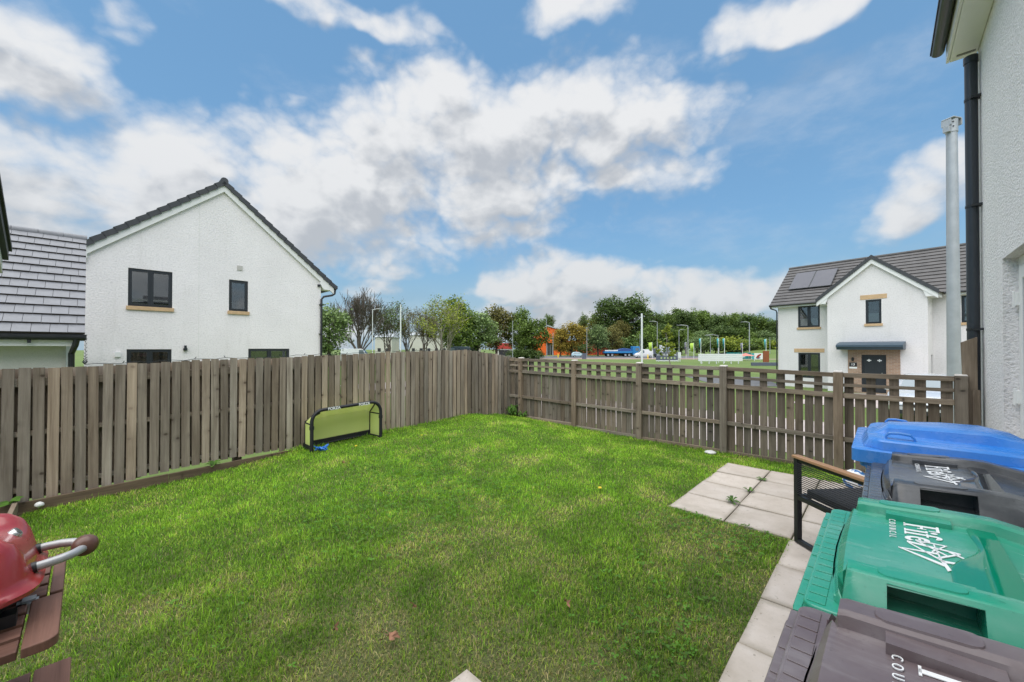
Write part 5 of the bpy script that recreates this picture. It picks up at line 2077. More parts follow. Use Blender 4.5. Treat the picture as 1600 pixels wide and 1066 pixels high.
def turf():
    area = (HW - LF) * (FF + 3)
    n = int(area * 17000)
    x = RNG.uniform(LF, HW, n)
    y = RNG.uniform(-3, FF, n)
    X = x * NX - y * NY
    Y = x * NY + y * NX
    k = (Y > .85) & (np.abs(X) < 1.55 * Y + .7)
    dens = np.clip(1.0 * (2.4 / np.maximum(Y, .9)) ** .9, .28, 1.0)
    n1, n2, n3 = bil(N1, x, y), bil(N2, x, y), bil(N3, x, y)
    # worn, thin turf: near the paving and by the camera
    wear = 1.15 - 1.0 * np.abs(n2) * 0
    dpath = np.where(y > 3.6, -1.43 - x, -.526 - x)
    worn = np.exp(-(dpath / .75) ** 2) * (y < 4.2) * .9 + np.exp(-((Y - 1.9) / 1.0) ** 2) * .55 + np.exp(-(((x + 1.7) ** 2 + (y - 5.0) ** 2)) / .5) * .8
    dry = np.clip(n1 * .75 + n2 * .75 + worn * .62 - .10, 0, 1)
    k &= RNG.random(n) < dens * np.clip(1.1 - .45 * dry, .5, 1)
    k &= keep_lawn(x, y, RNG.uniform(-.02, .03, n))
    x, y, X, Y, n1, n2, n3, dry = (q[k] for q in (x, y, X, Y, n1, n2, n3, dry))
    n = len(x)
    z = bil(ZG, x, y) - .006
    lush = np.clip(.5 + n3 * .7 + n1 * .2, 0, 1)
    L = (.014 + .017 * RNG.random(n) + .016 * lush) * (1 - .35 * dry)
    tall = RNG.random(n) < .03 + .22 * np.clip(n2 * 1.6 - .15, 0, 1)
    L = np.where(tall, L * 1.65, L) * np.clip(1 + .45 * bil(N4, x, y), .7, 1.4)
    # longer along the fences
    nearf = np.clip(1 - np.minimum(x - LF, FF - y) / .12, 0, 1)
    L = L * (1 + .9 * nearf)
    Wd = (.0010 + .0009 * RNG.random(n)) * np.clip(.62 + Y * .22, 1, 2.4)
    az = RNG.uniform(0, 2 * np.pi, n)
    lean = np.clip(RNG.normal(.70, .34, n), .08, 1.4) + .25 * dry
    dx, dy = np.cos(az), np.sin(az)
    sx, sy = -dy, dx
    tx, ty = x * NX - y * NY, x * NY + y * NX
    base = np.stack([tx, ty, z], 1)
    d1_ = np.stack([dx * np.sin(lean * .5), dy * np.sin(lean * .5), np.cos(lean * .5)], 1)
    d2_ = np.stack([dx * np.sin(lean * 1.3), dy * np.sin(lean * 1.3), np.cos(lean * 1.3)], 1)
    side = np.stack([sx, sy, np.zeros(n)], 1)
    mid = base + d1_ * (L * .55)[:, None]
    tip = mid + d2_ * (L * .5)[:, None]
    w2 = (Wd)[:, None]
    V = np.stack([base - side * w2, base + side * w2, mid + side * w2 * .8, mid - side * w2 * .8, tip], 1).reshape(-1, 3)
    idx = np.arange(n)[:, None] * 5
    quad = idx + np.array([0, 1, 2, 3])
    tri = idx + np.array([3, 2, 4])
    flat_ = np.concatenate([quad, tri], 1).ravel()
    sizes = np.tile([4, 3], n)
    g0 = np.array([.118, .240, .018])
    g1 = np.array([.260, .430, .036])
    g2 = np.array([.052, .125, .018])
    straw = np.array([.420, .350, .165])
    yel = np.array([.300, .360, .055])
    r = RNG.random(n)
    c_ = g0 + (g1 - g0) * np.clip(r * .75 + n3 * .55 + n2 * .25 + .1, 0, 1)[:, None]
    blu = (RNG.random(n) < .26 + .5 * np.clip(-n1 - n2 * .4, 0, 1))
    c_ = np.where(blu[:, None], g2 + (g0 - g2) * r[:, None], c_)
    yl = RNG.random(n) < np.clip(.05 + .40 * dry + .30 * n2, 0, .65)
    c_ = np.where(yl[:, None], yel * (0.75 + .5 * r[:, None]), c_)
    sw_ = RNG.random(n) < np.clip(.025 + .50 * dry ** 1.5, 0, .5)
    c_ = np.where(sw_[:, None], straw * (.55 + .6 * r[:, None]), c_)
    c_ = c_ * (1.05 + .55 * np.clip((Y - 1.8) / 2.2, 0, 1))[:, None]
    n4 = bil(N4, x, y)
    c_ = c_ * np.clip(1.0 + .26 * n4 + .14 * n2, .65, 1.35)[:, None]
    c_ = c_ * np.clip(RNG.lognormal(0, .30, n), .45, 1.9)[:, None]
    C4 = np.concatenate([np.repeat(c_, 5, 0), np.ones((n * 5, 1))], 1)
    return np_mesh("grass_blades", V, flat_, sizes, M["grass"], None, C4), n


me, n_bl = turf()
o = link("lawn_grass", me)
tag(o, "short patchy mown lawn grass filling the back garden", "grass", None, "stuff")


def clover():
    n = 34000
    x = RNG.uniform(LF + .1, -.6, n)
    y = RNG.uniform(-.4, FF - .2, n)
    n1, n3 = bil(N3, x, y), bil(N1, x, y)
    spot = np.exp(-(((x + 3.3) / 1.1) ** 2 + ((y - 2.3) / 1.0) ** 2)) + 1.0 * np.exp(-(((x + 1.0) / .6) ** 2 + ((y - 3.35) / .35) ** 2)) + .6 * np.exp(-(((x + .75) / .25) ** 2 + ((y - 2.0) / 1.2) ** 2)) + .5 * np.exp(-(((x + 4.4) / .8) ** 2 + ((y - 3.4) / 1.2) ** 2))
    k = (RNG.random(n) < np.clip(spot * .9 + n1 * .5 - .15, .0, 1)) & keep_lawn(x, y, .0)
    x, y = x[k], y[k]
    n = len(x)
    z = bil(ZG, x, y) + RNG.uniform(.012, .034, n)
    V, F, S, C = [], [], [], []
    for i in range(n):
        cx, cy = x[i] * NX - y[i] * NY, x[i] * NY + y[i] * NX
        a0 = RNG.uniform(0, 6.28)
        rr = RNG.uniform(.007, .014)
        col_ = np.array([.105, .245, .026]) * RNG.uniform(.6, 1.5)
        for q in range(3):
            a = a0 + q * 2.094
            ex, ey = math.cos(a), math.sin(a)
            b0 = len(V)
            t1, t2 = RNG.uniform(-.3, .5), RNG.uniform(-.3, .3)
            V += [(cx, cy, z[i]), (cx + (ex - ey * .7) * rr * .8, cy + (ey + ex * .7) * rr * .8, z[i] + rr * (t1 + t2)), (cx + ex * rr * 1.7, cy + ey * rr * 1.7, z[i] + rr * t1), (cx + (ex + ey * .7) * rr * .8, cy + (ey - ex * .7) * rr * .8, z[i] + rr * (t1 - t2))]
            F += [b0, b0 + 1, b0 + 2, b0 + 3]
            S.append(4)
            C += [(*col_, 1)] * 4
    return np_mesh("clover", V, F, S, M["grass"], None, C)


tag(link("clover", clover()), "clover and small weeds scattered through the lawn", "clover", None, "stuff")


def rosette(name, label, loc, n_, ln, wd, lift, m_="weed", group=None):
    V, F, S, T = [], [], [], []
    for i in range(n_):
        a = i * 2.399 + random.uniform(-.3, .3)
        L = ln * random.uniform(.6, 1.15)
        W_ = wd * random.uniform(.7, 1.2)
        up = lift * random.uniform(.4, 1.3)
        ex, ey = math.cos(a), math.sin(a)
        sx, sy = -ey, ex
        prof = [(0.0, .15, 0), (.35, .8, up * .8), (.7, 1.0, up), (1.0, .05, up * .65)]
        b0 = len(V)
        for (t_, w_, h_) in prof:
            V += [(ex * L * t_ - sx * W_ * w_ / 2, ey * L * t_ - sy * W_ * w_ / 2, h_ + .004), (ex * L * t_ + sx * W_ * w_ / 2, ey * L * t_ + sy * W_ * w_ / 2, h_ + .004)]
        for q in range(3):
            F += [b0 + q * 2, b0 + q * 2 + 1, b0 + q * 2 + 3, b0 + q * 2 + 2]
            S.append(4)
            T.append(random.random())
    t_ = thing(name, label, "weed", loc, random.uniform(0, 6), group)
    link("leaves", np_mesh("leaves", V, F, S, M[m_], T), t_)
    return t_


def at_px(u, v, z=0.0):
    Y = (EYE - z) * 620 / (v - 545)
    return ((u - 800) / 620 * Y, Y, z)


rosette("weed", "small leafy weed in the patio joint nearest the lawn corner", at_px(1143, 785, .0), 13, .085, .022, .035)
rosette("weed", "small weed in the middle of the patio joint", at_px(1169, 768, .0), 11, .05, .022, .03)
rosette("weed", "low weed at the patio joint farthest from the camera", at_px(1190, 750, .0), 11, .065, .02, .02)
rosette("weed", "green weed clump in the corner where the two fences meet", G(-5.66, 6.05, -.03), 46, .16, .05, .22)
rosette("weed", "weed growing at the foot of the first trellis post", G(-5.40, 6.10, -.04), 26, .12, .04, .14)
rosette("broad_leaf_plant", "broad green leaf beside the gravel at far left", G(LF + .12, -.48, .01), 6, .12, .07, .04)["category"] = "plant"
rosette("weed", "small leaf poking out by the edging plank below the fence", G(LF + .08, 1.02, .02), 7, .09, .05, .05)


def dead_leaf(label, loc, r, seed):
    rn = random.Random(seed)
    V, F, S, T = [], [], [], []
    for i in range(7):
        a = rn.uniform(-.9, .9) + (3.14 if i % 3 == 0 else 0)
        L = r * rn.uniform(.7, 1.2)
        b0 = len(V)
        for t_ in (0, .4, .8, 1.0):
            w_ = r * .32 * (1 - abs(t_ - .45) * 1.6 if t_ < 1 else .05)
            h_ = .012 + r * .35 * math.sin(t_ * 2.6 + i) * .6 + .01 * i / 3
            V += [(math.cos(a) * L * t_ - math.sin(a) * w_ / 2, math.sin(a) * L * t_ + math.cos(a) * w_ / 2, h_ + .006), (math.cos(a) * L * t_ + math.sin(a) * w_ / 2, math.sin(a) * L * t_ - math.cos(a) * w_ / 2, h_ - .004)]
        for q in range(3):
            F += [b0 + q * 2, b0 + q * 2 + 1, b0 + q * 2 + 3, b0 + q * 2 + 2]
            S.append(4)
            T.append(rn.random())
    o_ = link("dead_leaf", np_mesh("dead_leaf", V, F, S, M["brown_leaf"], T))
    o_.location = (loc[0], loc[1], loc[2] + .018)
    o_.rotation_euler = (0, 0, rn.uniform(0, 6))
    tag(o_, label, "leaf", "dead leaves on the lawn")


dead_leaf("largest curled pink brown dead leaf low on the lawn", at_px(609, 1003, .01), .050, 1)
dead_leaf("brown dead leaf lying on the right of the near lawn", at_px(885, 950, .01), .030, 2)
dead_leaf("tiny brown dead leaf behind the largest curled leaf", at_px(647, 956, .01), .018, 3)
dead_leaf("narrow brown dead leaf left of the largest curled leaf", at_px(525, 990, .01), .022, 4)
dead_leaf("reddish dead leaf out on the lawn right of the goal", at_px(537, 727, .03), .03, 5)


def dandelion(label, loc):
    t_ = thing("dandelion", label, "flower", loc, 0, "dandelions in the lawn")
    MB().tube([(0, 0, 0), (.004, 0, .035)], .0015, 5).build("stalk", M["leaf_green"], t_)
    mb = MB()
    mb.lathe([(.004, .033), (.019, .040), (.016, .047), (.004, .049)], (0, 0, 0), "z", 12)
    mb.build("flower_head", M["yellow"], t_, smooth=50)


dandelion("yellow dandelion in the lawn just right of the goal", at_px(659, 684, .06))
dandelion("yellow dandelion in front of the football goal", at_px(557, 701, .04))
dandelion("yellow dandelion in the middle of the lawn", at_px(937, 768, .01))

# ------------------------------------------------------------------ trees
def grow(mb, p, d, L, r, lev, maxlev, tips, rn, spread, upw, kids, seg):
    pts, rad = [p], [r]
    q, dd = Vector(p), Vector(d)
    ns = 4 if lev < 2 else 3
    for i in range(ns):
        dd = (dd + Vector((rn.gauss(0, .10), rn.gauss(0, .10), rn.gauss(0, .05) + upw * .06))).normalized()
        q = q + dd * (L / ns)
        pts.append(q.copy())
        rad.append(max(r * (1 - .45 * (i + 1) / ns), .024))
    mb.tube(pts, rad, seg[min(lev, len(seg) - 1)], cap=False)
    if lev >= maxlev:
        tips += pts[1:]
        return
    if lev >= maxlev - 1:
        tips += pts[2:]
    k = kids[min(lev, len(kids) - 1)]
    for i in range(k):
        t_ = rn.uniform(.35, 1.0) if i else 1.0
        idx = min(ns, max(1, int(round(t_ * ns))))
        base = pts[idx]
        az = rn.uniform(0, 6.283)
        o_ = dd.orthogonal().normalized()
        o_.rotate(Matrix.Rotation(az, 3, dd))
        s_ = spread * rn.uniform(.6, 1.25) * (.5 if i == 0 else 1)
        nd = (dd + o_ * s_ + Vector((0, 0, upw * .25))).normalized()
        grow(mb, base, nd, L * rn.uniform(.60, .85), rad[idx] * (.82 if i == 0 else .62), lev + 1, maxlev, tips, rn, spread, upw, kids, seg)


def leaf_cloud(pts, size, rn_seed, flat_=.5, vary=.5):
    rg = np.random.default_rng(rn_seed)
    P = np.asarray(pts, float)
    n = len(P)
    nrm = rg.normal(size=(n, 3))
    nrm[:, 2] = np.abs(nrm[:, 2]) + flat_
    nrm /= np.linalg.norm(nrm, axis=1)[:, None]
    a = rg.normal(size=(n, 3))
    t1 = np.cross(nrm, a)
    t1 /= np.linalg.norm(t1, axis=1)[:, None]
    t2 = np.cross(nrm, t1)
    s = size * rg.uniform(1 - vary, 1 + vary, n)[:, None]
    V = np.stack([P - t1 * s, P - t2 * s * .6, P + t1 * s, P + t2 * s * .6], 1).reshape(-1, 3)
    F = np.arange(n * 4)
    return V, F, np.full(n, 4), rg.random(n)


def proto_tree(kind, seed):
    """returns trunk mesh, crown mesh (or None), height"""
    rn = random.Random(seed)
    rg = np.random.default_rng(seed)
    mb = MB()
    tips = []
    if kind == "bare":
        for i in range(13):
            a = i * 2.4
            tl = .10 + .62 * (i / 12)
            d_ = Vector((math.cos(a) * tl, math.sin(a) * tl, 1)).normalized()
            grow(mb, Vector((0, 0, .9)), d_, 3.3 - .5 * (i / 12), .15, 1, 6, tips, rn, .44, .45, [3, 3, 3, 3, 3, 2], [5, 5, 4, 3, 3, 3, 3])
        mb.tube([(0, 0, -.3), (0, 0, .4), (0, 0, 1.1)], [.42, .34, .30], 8)
        H = max(v[2] for v in mb.v)
        return mb.mesh("trunk", M["twig"], 60), None, H
    if kind == "sparse":
        for i in range(4):
            a = i * 1.6 + rn.random()
            d_ = Vector((math.cos(a) * .30, math.sin(a) * .30, 1)).normalized()
            grow(mb, Vector((0, 0, .6)), d_, 3.2, .13, 1, 5, tips, rn, .50, .5, [3, 3, 3, 3, 2], [5, 5, 4, 3, 3, 3])
        mb.tube([(0, 0, -.3), (0, 0, .8)], [.28, .22], 8)
        H = max(v[2] for v in mb.v)
        P = []
        for t_ in tips:
            if t_.z > 1.0 and rn.random() < .85:
                for _ in range(5):
                    P.append((t_.x + rn.gauss(0, .34), t_.y + rn.gauss(0, .34), t_.z + rn.gauss(0, .28)))
        V, F, S, T = leaf_cloud(P, .105, seed)
        return mb.mesh("trunk", M["twig"], 60), np_mesh("crown", V, F, S, M["leaf_green"], T), H
    if kind == "round":
        Ht, cr, z0, rz = 9.5, 3.4, 1.6, 4.0
        ncl, per, sz, thick = 120, 44, .21, .55
        trunk_r = .26
    elif kind == "tall":
        Ht, cr, z0, rz = 17.0, 3.9, 3.0, 7.2
        ncl, per, sz, thick = 190, 46, .27, .66
        trunk_r = .34
    else:                                        # bush
        Ht, cr, z0, rz = 2.6, 2.2, .1, 1.35
        ncl, per, sz, thick = 70, 34, .13, .40
        trunk_r = .09
    cz = z0 + rz
    mb.tube([(0, 0, -.4), (.05, 0, z0 * .6), (rn.uniform(-.2, .2), rn.uniform(-.2, .2), cz), (rn.uniform(-.3, .3), rn.uniform(-.3, .3), z0 + rz * 1.7)],
            [trunk_r * 1.25, trunk_r, trunk_r * .6, trunk_r * .15], 8, cap=False)
    P = []
    for c_ in range(ncl):
        # clump centres: pushed towards the outside, uneven outline
        u = rg.normal(size=3)
        u /= np.linalg.norm(u)
        rad = rg.uniform(.35, 1.0) ** .6
        lob = 1 + .22 * mnoise.noise(Vector(u * 1.7) + Vector((seed * 3.1, 0, 0))) + .12 * mnoise.noise(Vector(u * 4) + Vector((0, seed * 1.7, 0)))
        if kind == "tall":
            taper = 1.0 + .30 * sm(u[2] * rad, .2, .9) if u[2] > 0 else .92
        else:
            taper = 1.0
        cc = np.array([u[0] * cr * rad * lob * taper, u[1] * cr * rad * lob * taper, cz + u[2] * rz * rad * lob])
        if cc[2] < z0 * .8:
            continue
        if c_ % 3 == 0:
            b0 = Vector((0, 0, max(z0 * .7, cc[2] - rn.uniform(.8, 2.0))))
            if kind != "bush":
                mb.tube([b0, b0.lerp(Vector(cc), .5) + Vector((0, 0, .15)), Vector(cc)], [trunk_r * .32, trunk_r * .2, .02], 5, cap=False)
        g = rg.normal(size=(per, 3)) * thick * np.array([1, 1, .72])
        P += list(cc + g)
    H = np.percentile(np.array(P)[:, 2], 99.5)
    V, F, S, T = leaf_cloud(P, sz, seed)
    return mb.mesh("trunk", M["bark"], 60), np_mesh("crown", V, F, S, M["leaf_green"], T), float(H)


PROTO = {}
for k, seeds in (("bare", (3,)), ("sparse", (5, 6)), ("round", (11, 12, 13)), ("tall", (21, 22, 23)), ("bush", (31, 32))):
    PROTO[k] = [proto_tree(k, s) for s in seeds]
CROWNS = {}


def tree(u, vtop, Y, kind, leafm, label, width=1.0, which=0, bark=None, group=None, name="tree", cat="tree", gz=-1.0):
    tr_, cr_, H = PROTO[kind][which % len(PROTO[kind])]
    X = (u - 800) / 620 * Y
    want = (545 - vtop + (7 if group == LG else 3)) / 620 * Y + EYE - gz
    s = want / H
    t_ = thing(name, label, cat, (X, Y, gz), random.uniform(0, 6.28), group)
    t_.scale = (s * width, s * width, s)
    if bark:
        key = (tr_.name, bark)
        if key not in CROWNS:
            c2 = tr_.copy()
            c2.materials.clear()
            c2.materials.append(M[bark])
            CROWNS[key] = c2
        tr_ = CROWNS[key]
    link("trunk", tr_, t_)
    if cr_ is not None:
        key = (cr_.name, leafm)
        if key not in CROWNS:
            c2 = cr_.copy()
            c2.materials.clear()
            c2.materials.append(M[leafm])
            CROWNS[key] = c2
        link("crown", CROWNS[key], t_)
    return t_


LG = "trees beyond the board fence"
tree(514, 487, 58, "round", "leaf_sage", "fresh green tree tucked against the gabled house's corner", .95, 0, group=LG)
tree(562, 455, 70, "bare", None, "large bare branched tree right of the gabled house", 1.0, 0, group=LG)
tree(607, 473, 76, "sparse", "leaf_green", "thin half leafed tree just right of the bare tree", 1.15, 0, group=LG)
tree(636, 486, 84, "sparse", "leaf_olive", "sparse twiggy tree behind the tall white lamp post", 1.0, 1, group=LG)
tree(663, 487, 78, "sparse", "leaf_olive", "sparse brownish tree left of the yellow green tree", 1.1, 0, group=LG)
tree(697, 468, 62, "sparse", "leaf_lime", "yellow green spring tree with pale trunk above the fence", 1.15, 1, bark="bark_pale", group=LG)
tree(714, 474, 78, "round", "leaf_green", "leafy green tree behind the yellow green tree", .82, 1, group=LG)
tree(746, 495, 84, "round", "leaf_sage", "rounded grey green willow above the fence bend", 1.1, 2, group=LG)
tree(776, 487, 96, "round", "leaf_olive", "olive brown tree right of the rounded willow", .86, 0, group=LG)
tree(812, 490, 96, "round", "leaf_green", "green tree left of the orange shed", .75, 1, group=LG)
tree(832, 508, 90, "round", "leaf_green", "lower green tree touching the orange shed", 1.15, 2, group=LG)
tree(686, 500, 95, "sparse", "leaf_olive", "small brown tree seen low between the pale trunk and fence", 1.0, 1, group=LG)

RG_ = "trees by the main road"
tree(856, 496, 195, "tall", "leaf_dark", "dark treetop showing over the orange shed roof", .8, 0, group=RG_)
tree(893, 508, 122, "round", "leaf_gold", "gold and orange leaved tree in front of the orange shed", 1.15, 0, group=RG_)
tree(876, 518, 120, "round", "leaf_gold", "smaller gold leaved tree on the left of the orange shed front", .9, 1, group=RG_)
tree(934, 511, 122, "round", "leaf_sage", "sage green rounded tree above the blue lorry's rear", .95, 2, group=RG_)
tree(957, 514, 128, "round", "leaf_olive", "olive tree behind the blue lorry", .9, 0, group=RG_)
tree(912, 495, 172, "tall", "leaf_dark", "slim dark tree behind the gold leaved tree", .62, 1, group=RG_)
tree(930, 495, 165, "tall", "leaf_green", "green tree left of the two tallest trees", .85, 2, group=RG_)
tree(951, 468, 152, "tall", "leaf_dark", "left one of the two tallest dark trees", 1.08, 0, group=RG_)
tree(989, 467, 152, "tall", "leaf_dark", "right one of the two tallest dark trees", 1.14, 1, group=RG_)
tree(970, 505, 142, "tall", "leaf_olive", "brownish tree filling the gap below the two tallest trees", 1.1, 2, group=RG_)
tree(1012, 512, 132, "round", "leaf_green", "bright green tree beside the thin white flagpole", .95, 1, group=RG_)
k_ = 0
ORD = ["first", "second", "third", "fourth", "fifth", "sixth", "seventh", "eighth", "ninth", "tenth", "eleventh", "twelfth", "thirteenth"]
for u, v in ((1022, 491), (1037, 494), (1056, 487), (1072, 489), (1089, 488), (1104, 490), (1120, 496), (1137, 495), (1152, 493), (1167, 494), (1184, 497), (1199, 501), (1213, 503)):
    tree(u, v, 176 + (k_ % 3) * 7, "tall", "leaf_green" if k_ % 3 else "leaf_dark", "%s tree from the left in the tall row behind the hoardings" % ORD[k_], 1.08, k_, group="tall tree row behind the hoardings")
    k_ += 1
for i, u in enumerate((1030, 1064, 1097, 1130, 1160, 1192)):
    tree(u, 512 + (i % 3) * 4, 158, "round", ("leaf_dark", "leaf_green", "leaf_sage")[i % 3], "%s low tree from the left under the tall tree row" % ORD[i], 1.35, i, group="low trees under the tall row")
for i, u in enumerate((1100, 1118, 1140, 1160, 1180, 1200, 1212, 905, 975, 1000)):
    if i < 7:
        lb = "%s shrub from the left on the bank behind the hoardings" % ORD[i]
    else:
        lb = "dark shrub " + ("under the gold tree", "behind the lorry cab", "behind the white flagpole")[i - 7]
    tree(u, 528 + (i * 5) % 9, 128 if i < 7 else 136, "bush", ("leaf_sage", "leaf_green", "leaf_lime")[i % 3] if i < 7 else "leaf_dark", lb, 1.5, i, group="shrubs by the main road", name="shrub", cat="shrub", gz=.5 if i < 7 else -1.0)
for i, (u, v) in enumerate(((810, 549), (822, 547), (835, 549))):
    tree(u, v, 88, "bush", "leaf_dark", "%s dark hedge bush from the left below the green trees" % ORD[i], 1.5, i, group="hedge bushes", name="hedge_bush", cat="bush")
# staked sapling out on the field
sp_ = thing("sapling", "slim young tree with sparse yellowish leaves beyond the trellis", "sapling", (9.55, 24.0, -1.0))
mb = MB()
rn = random.Random(77)
mb.tube([(0, 0, -.1), (.06, 0, 1.2), (-.15, 0, 2.4), (-.25, 0, 3.7)], [.045, .035, .025, .008], 6)
P = []
for i in range(26):
    z = rn.uniform(1.7, 3.7)
    a = rn.uniform(0, 6.28)
    L = rn.uniform(.25, .62) * (1.25 - (z - 1.7) / 3)
    b0 = Vector((-.06 - (z - 1.2) * .075, 0, z))
    e_ = b0 + Vector((math.cos(a) * L, math.sin(a) * L, L * .8))
    mb.tube([b0, b0.lerp(e_, .5) + Vector((0, 0, .03)), e_], [.010, .007, .003], 4)
    for _ in range(16):
        q = b0.lerp(e_, rn.uniform(.3, 1.05))
        P.append((q.x + rn.gauss(0, .05), q.y + rn.gauss(0, .05), q.z + rn.gauss(0, .05)))
mb.build("trunk", M["bark_pale"], sp_)
V, F, S, T = leaf_cloud(P, .095, 5)
link("crown", np_mesh("crown", V, F, S, M["leaf_lime"], T), sp_)
MB().span((.10, -.03, -.1), (.16, .03, 1.3)).build("stake", M["rail"], sp_)

# ------------------------------------------------------------------ lamp posts, columns, flags
def column(u, vtop, Y, r0, r1, m_, label, arm=None, gz=-1.0, name="lamp_post", cat="lamp post", group="lamp posts along the main road"):
    X = (u - 800) / 620 * Y
    H = (545 - vtop) / 620 * Y + EYE - gz
    t_ = thing(name, label, cat, (X, Y, gz), 0, group)
    MB().tube([(0, 0, -.2), (0, 0, 1.2), (0, 0, 1.21), (0, 0, H)], [r0, r0, r0 * .78, r1], 10).build("shaft", m_, t_, smooth=50)
    if arm:
        MB().tube([(0, 0, H - .05), (arm * .5, 0, H + .12), (arm, 0, H + .15)], r1 * .8, 6).build("arm", m_, t_, smooth=50)
        sg_ = 1 if arm > 0 else -1
        mb = MB()
        mb.loft([[(arm + sg_ * x, y, H + z) for x, y in rrect(0, .75, -.14, .14, .08, 3)] for z in (.08, .17)])
        mb.build("lantern", M["steel"], t_)
    return t_


column(582, 484, 66, .10, .055, M["whitepaint"], "white lamp post in front of the bare tree", 1.2)
column(626, 476, 46, .10, .070, M["whitepaint"], "thick white post right of the bare tree", None)
column(801, 501, 82, .09, .055, M["steel"], "thin post among the trees left of the orange shed", None)
column(854, 498, 104, .11, .07, M["steel"], "grey lamp post in front of the orange shed gable", -2.2)
column(864, 520, 104, .10, .07, M["steel"], "short grey post beside the orange shed doorway", None)
column(917, 512, 110, .09, .06, M["steel"], "thin grey post between gold and sage trees", None)
column(1003, 490, 32, .095, .07, M["whitepaint"], "white flagpole standing behind the third fence post", None, name="flagpole", cat="flagpole")
column(1000, 522, 110, .08, .06, M["steel"], "thin dark post close left of the white flagpole", None)
column(1027, 503, 98, .11, .07, M["steel"], "grey lamp post left of the staked sapling", -1.2)
column(1061, 516, 118, .10, .07, M["steel"], "farther grey lamp post behind the sapling", .9)
column(1075, 509, 98, .13, .08, M["steel"], "grey lamp post right of the staked sapling", -2.0)
column(1110, 525, 112, .09, .06, M["steel"], "slim lamp post above the white hoarding", -.8)
column(1122, 524, 104, .11, .07, M["steel"], "lamp post beside the pair of teal flags", -2.4)
column(1171, 504, 92, .14, .085, M["steel"], "tall grey lamp post behind the teal hoarding", -1.2)
column(1203, 527, 112, .10, .06, M["steel"], "short grey post beside the numbered house", None)

# big galvanised column near the lane
bc = thing("lamp_column", "tall pale galvanised column with bare top bracket by the house", "lamp post", (8.93, 8.02, -1.0))
mb = MB()
mb.tube([(0, 0, -.2), (0, 0, 1.4), (0, 0, 6.9)], [.115, .105, .082], 20)
mb.build("shaft", M["steel"], bc, smooth=50)
mb = MB()
mb.tube([(0, 0, 6.80), (0, 0, 7.06)], .092, 20)
sh_ = mb.build("collar", M["steel"], bc, smooth=50)
mb = MB()
mb.box((0, 0, 7.075), (.24, .20, .022), .25)
for s in (-1, 1):
    mb.box((s * .108, 0, 7.0), (.02, .16, .13), .25)
mb.box((-.125, -.02, 6.86), (.06, .10, .12), .25)
mb.build("top_bracket", M["steel"], bc, bevel=.006)
for z in (6.90, 6.99):
    MB().lathe([(.012, -.1), (.012, -.085)], (-.055, 0.012, z), "y", 8).build("bolt", M["dark"], sh_)


def flag(u, v0, v1, Y, wpx, m_, label, side=-1, group="feather flags along the road"):
    X = (u - 800) / 620 * Y
    zt, zb_ = EYE + (545 - v0) / 620 * Y, EYE + (545 - v1) / 620 * Y
    wd = wpx / 620 * Y
    t_ = thing("flag", label, "flag", (X, Y, -1.0), 0, group)
    MB().tube([(0, 0, 0), (0, 0, zt + 1.05)], .05, 6).build("pole", M["whitepaint"], t_)
    mb = MB()
    rings = []
    for i in range(7):
        f_ = i / 6
        rings.append([(side * wd * f_, .25 * math.sin(f_ * 4), zt + 1.0 - .12 * f_), (side * wd * f_ * .92, .25 * math.sin(f_ * 4 + .5), zb_ + 1.0 + .2 * f_)])
    mb.loft(rings, False, False)
    me_ = mb.mesh("cloth", m_, 60)
    o_ = link("cloth", me_, t_)
    sd_ = o_.modifiers.new("thickness", "SOLIDIFY")
    sd_.thickness = .02


flag(1019, 535, 549, 92, 6, M["lime"], "lime flag left of the dark grey sign")
flag(1084, 536, 550, 90, 6.5, M["lime"], "lime flag right of the staked sapling")
flag(1072, 535, 549, 100, 3, M["greyflag"], "grey flag beside the right hand lime flag")
flag(1095, 529, 544, 64, 3.5, M["tealflag"], "teal flag at the left end of the white hoarding")
flag(1123, 529, 544, 66, 3.5, M["tealflag"], "left teal flag of the pair behind the white hoarding")
flag(1132, 529, 544, 67, 3.5, M["tealflag"], "right teal flag of the pair behind the white hoarding")
flag(1160, 536, 552, 80, 4, M["greyflag"], "grey flag at the right end of the white hoarding")
flag(1197, 530, 545, 66, 3.5, M["tealflag"], "teal flag above the rust coloured sign")


# ------------------------------------------------------------------ hoardings and signs
def board_sign(name, label, u0, u1, v0, v1, Y, m_, posts, cat="sign", planks=0, gz=-1.0, thick=.06):
    X0, X1 = (u0 - 800) / 620 * Y, (u1 - 800) / 620 * Y
    zt, zb_ = EYE + (545 - v0) / 620 * Y - gz, EYE + (545 - v1) / 620 * Y - gz
    t_ = thing(name, label, cat, ((X0 + X1) / 2, Y, gz))
    hw_ = (X1 - X0) / 2
    if planks:
        hh = (zt - zb_) / planks
        for i in range(planks):
            MB().span((-hw_, -thick / 2, zb_ + i * hh + .01), (hw_, thick / 2, zb_ + (i + 1) * hh - .01)).build("plank", m_, t_)
    else:
        MB().span((-hw_, -thick / 2, zb_), (hw_, thick / 2, zt)).build("panel", m_, t_)
    for i in range(posts):
        x = -hw_ + (i + .5) * 2 * hw_ / posts
        MB().span((x - .06, thick / 2 + .005, -.3), (x + .06, thick / 2 + .12, zt)).build("post", M["whitepaint"], t_)
    return t_, hw_, zb_, zt


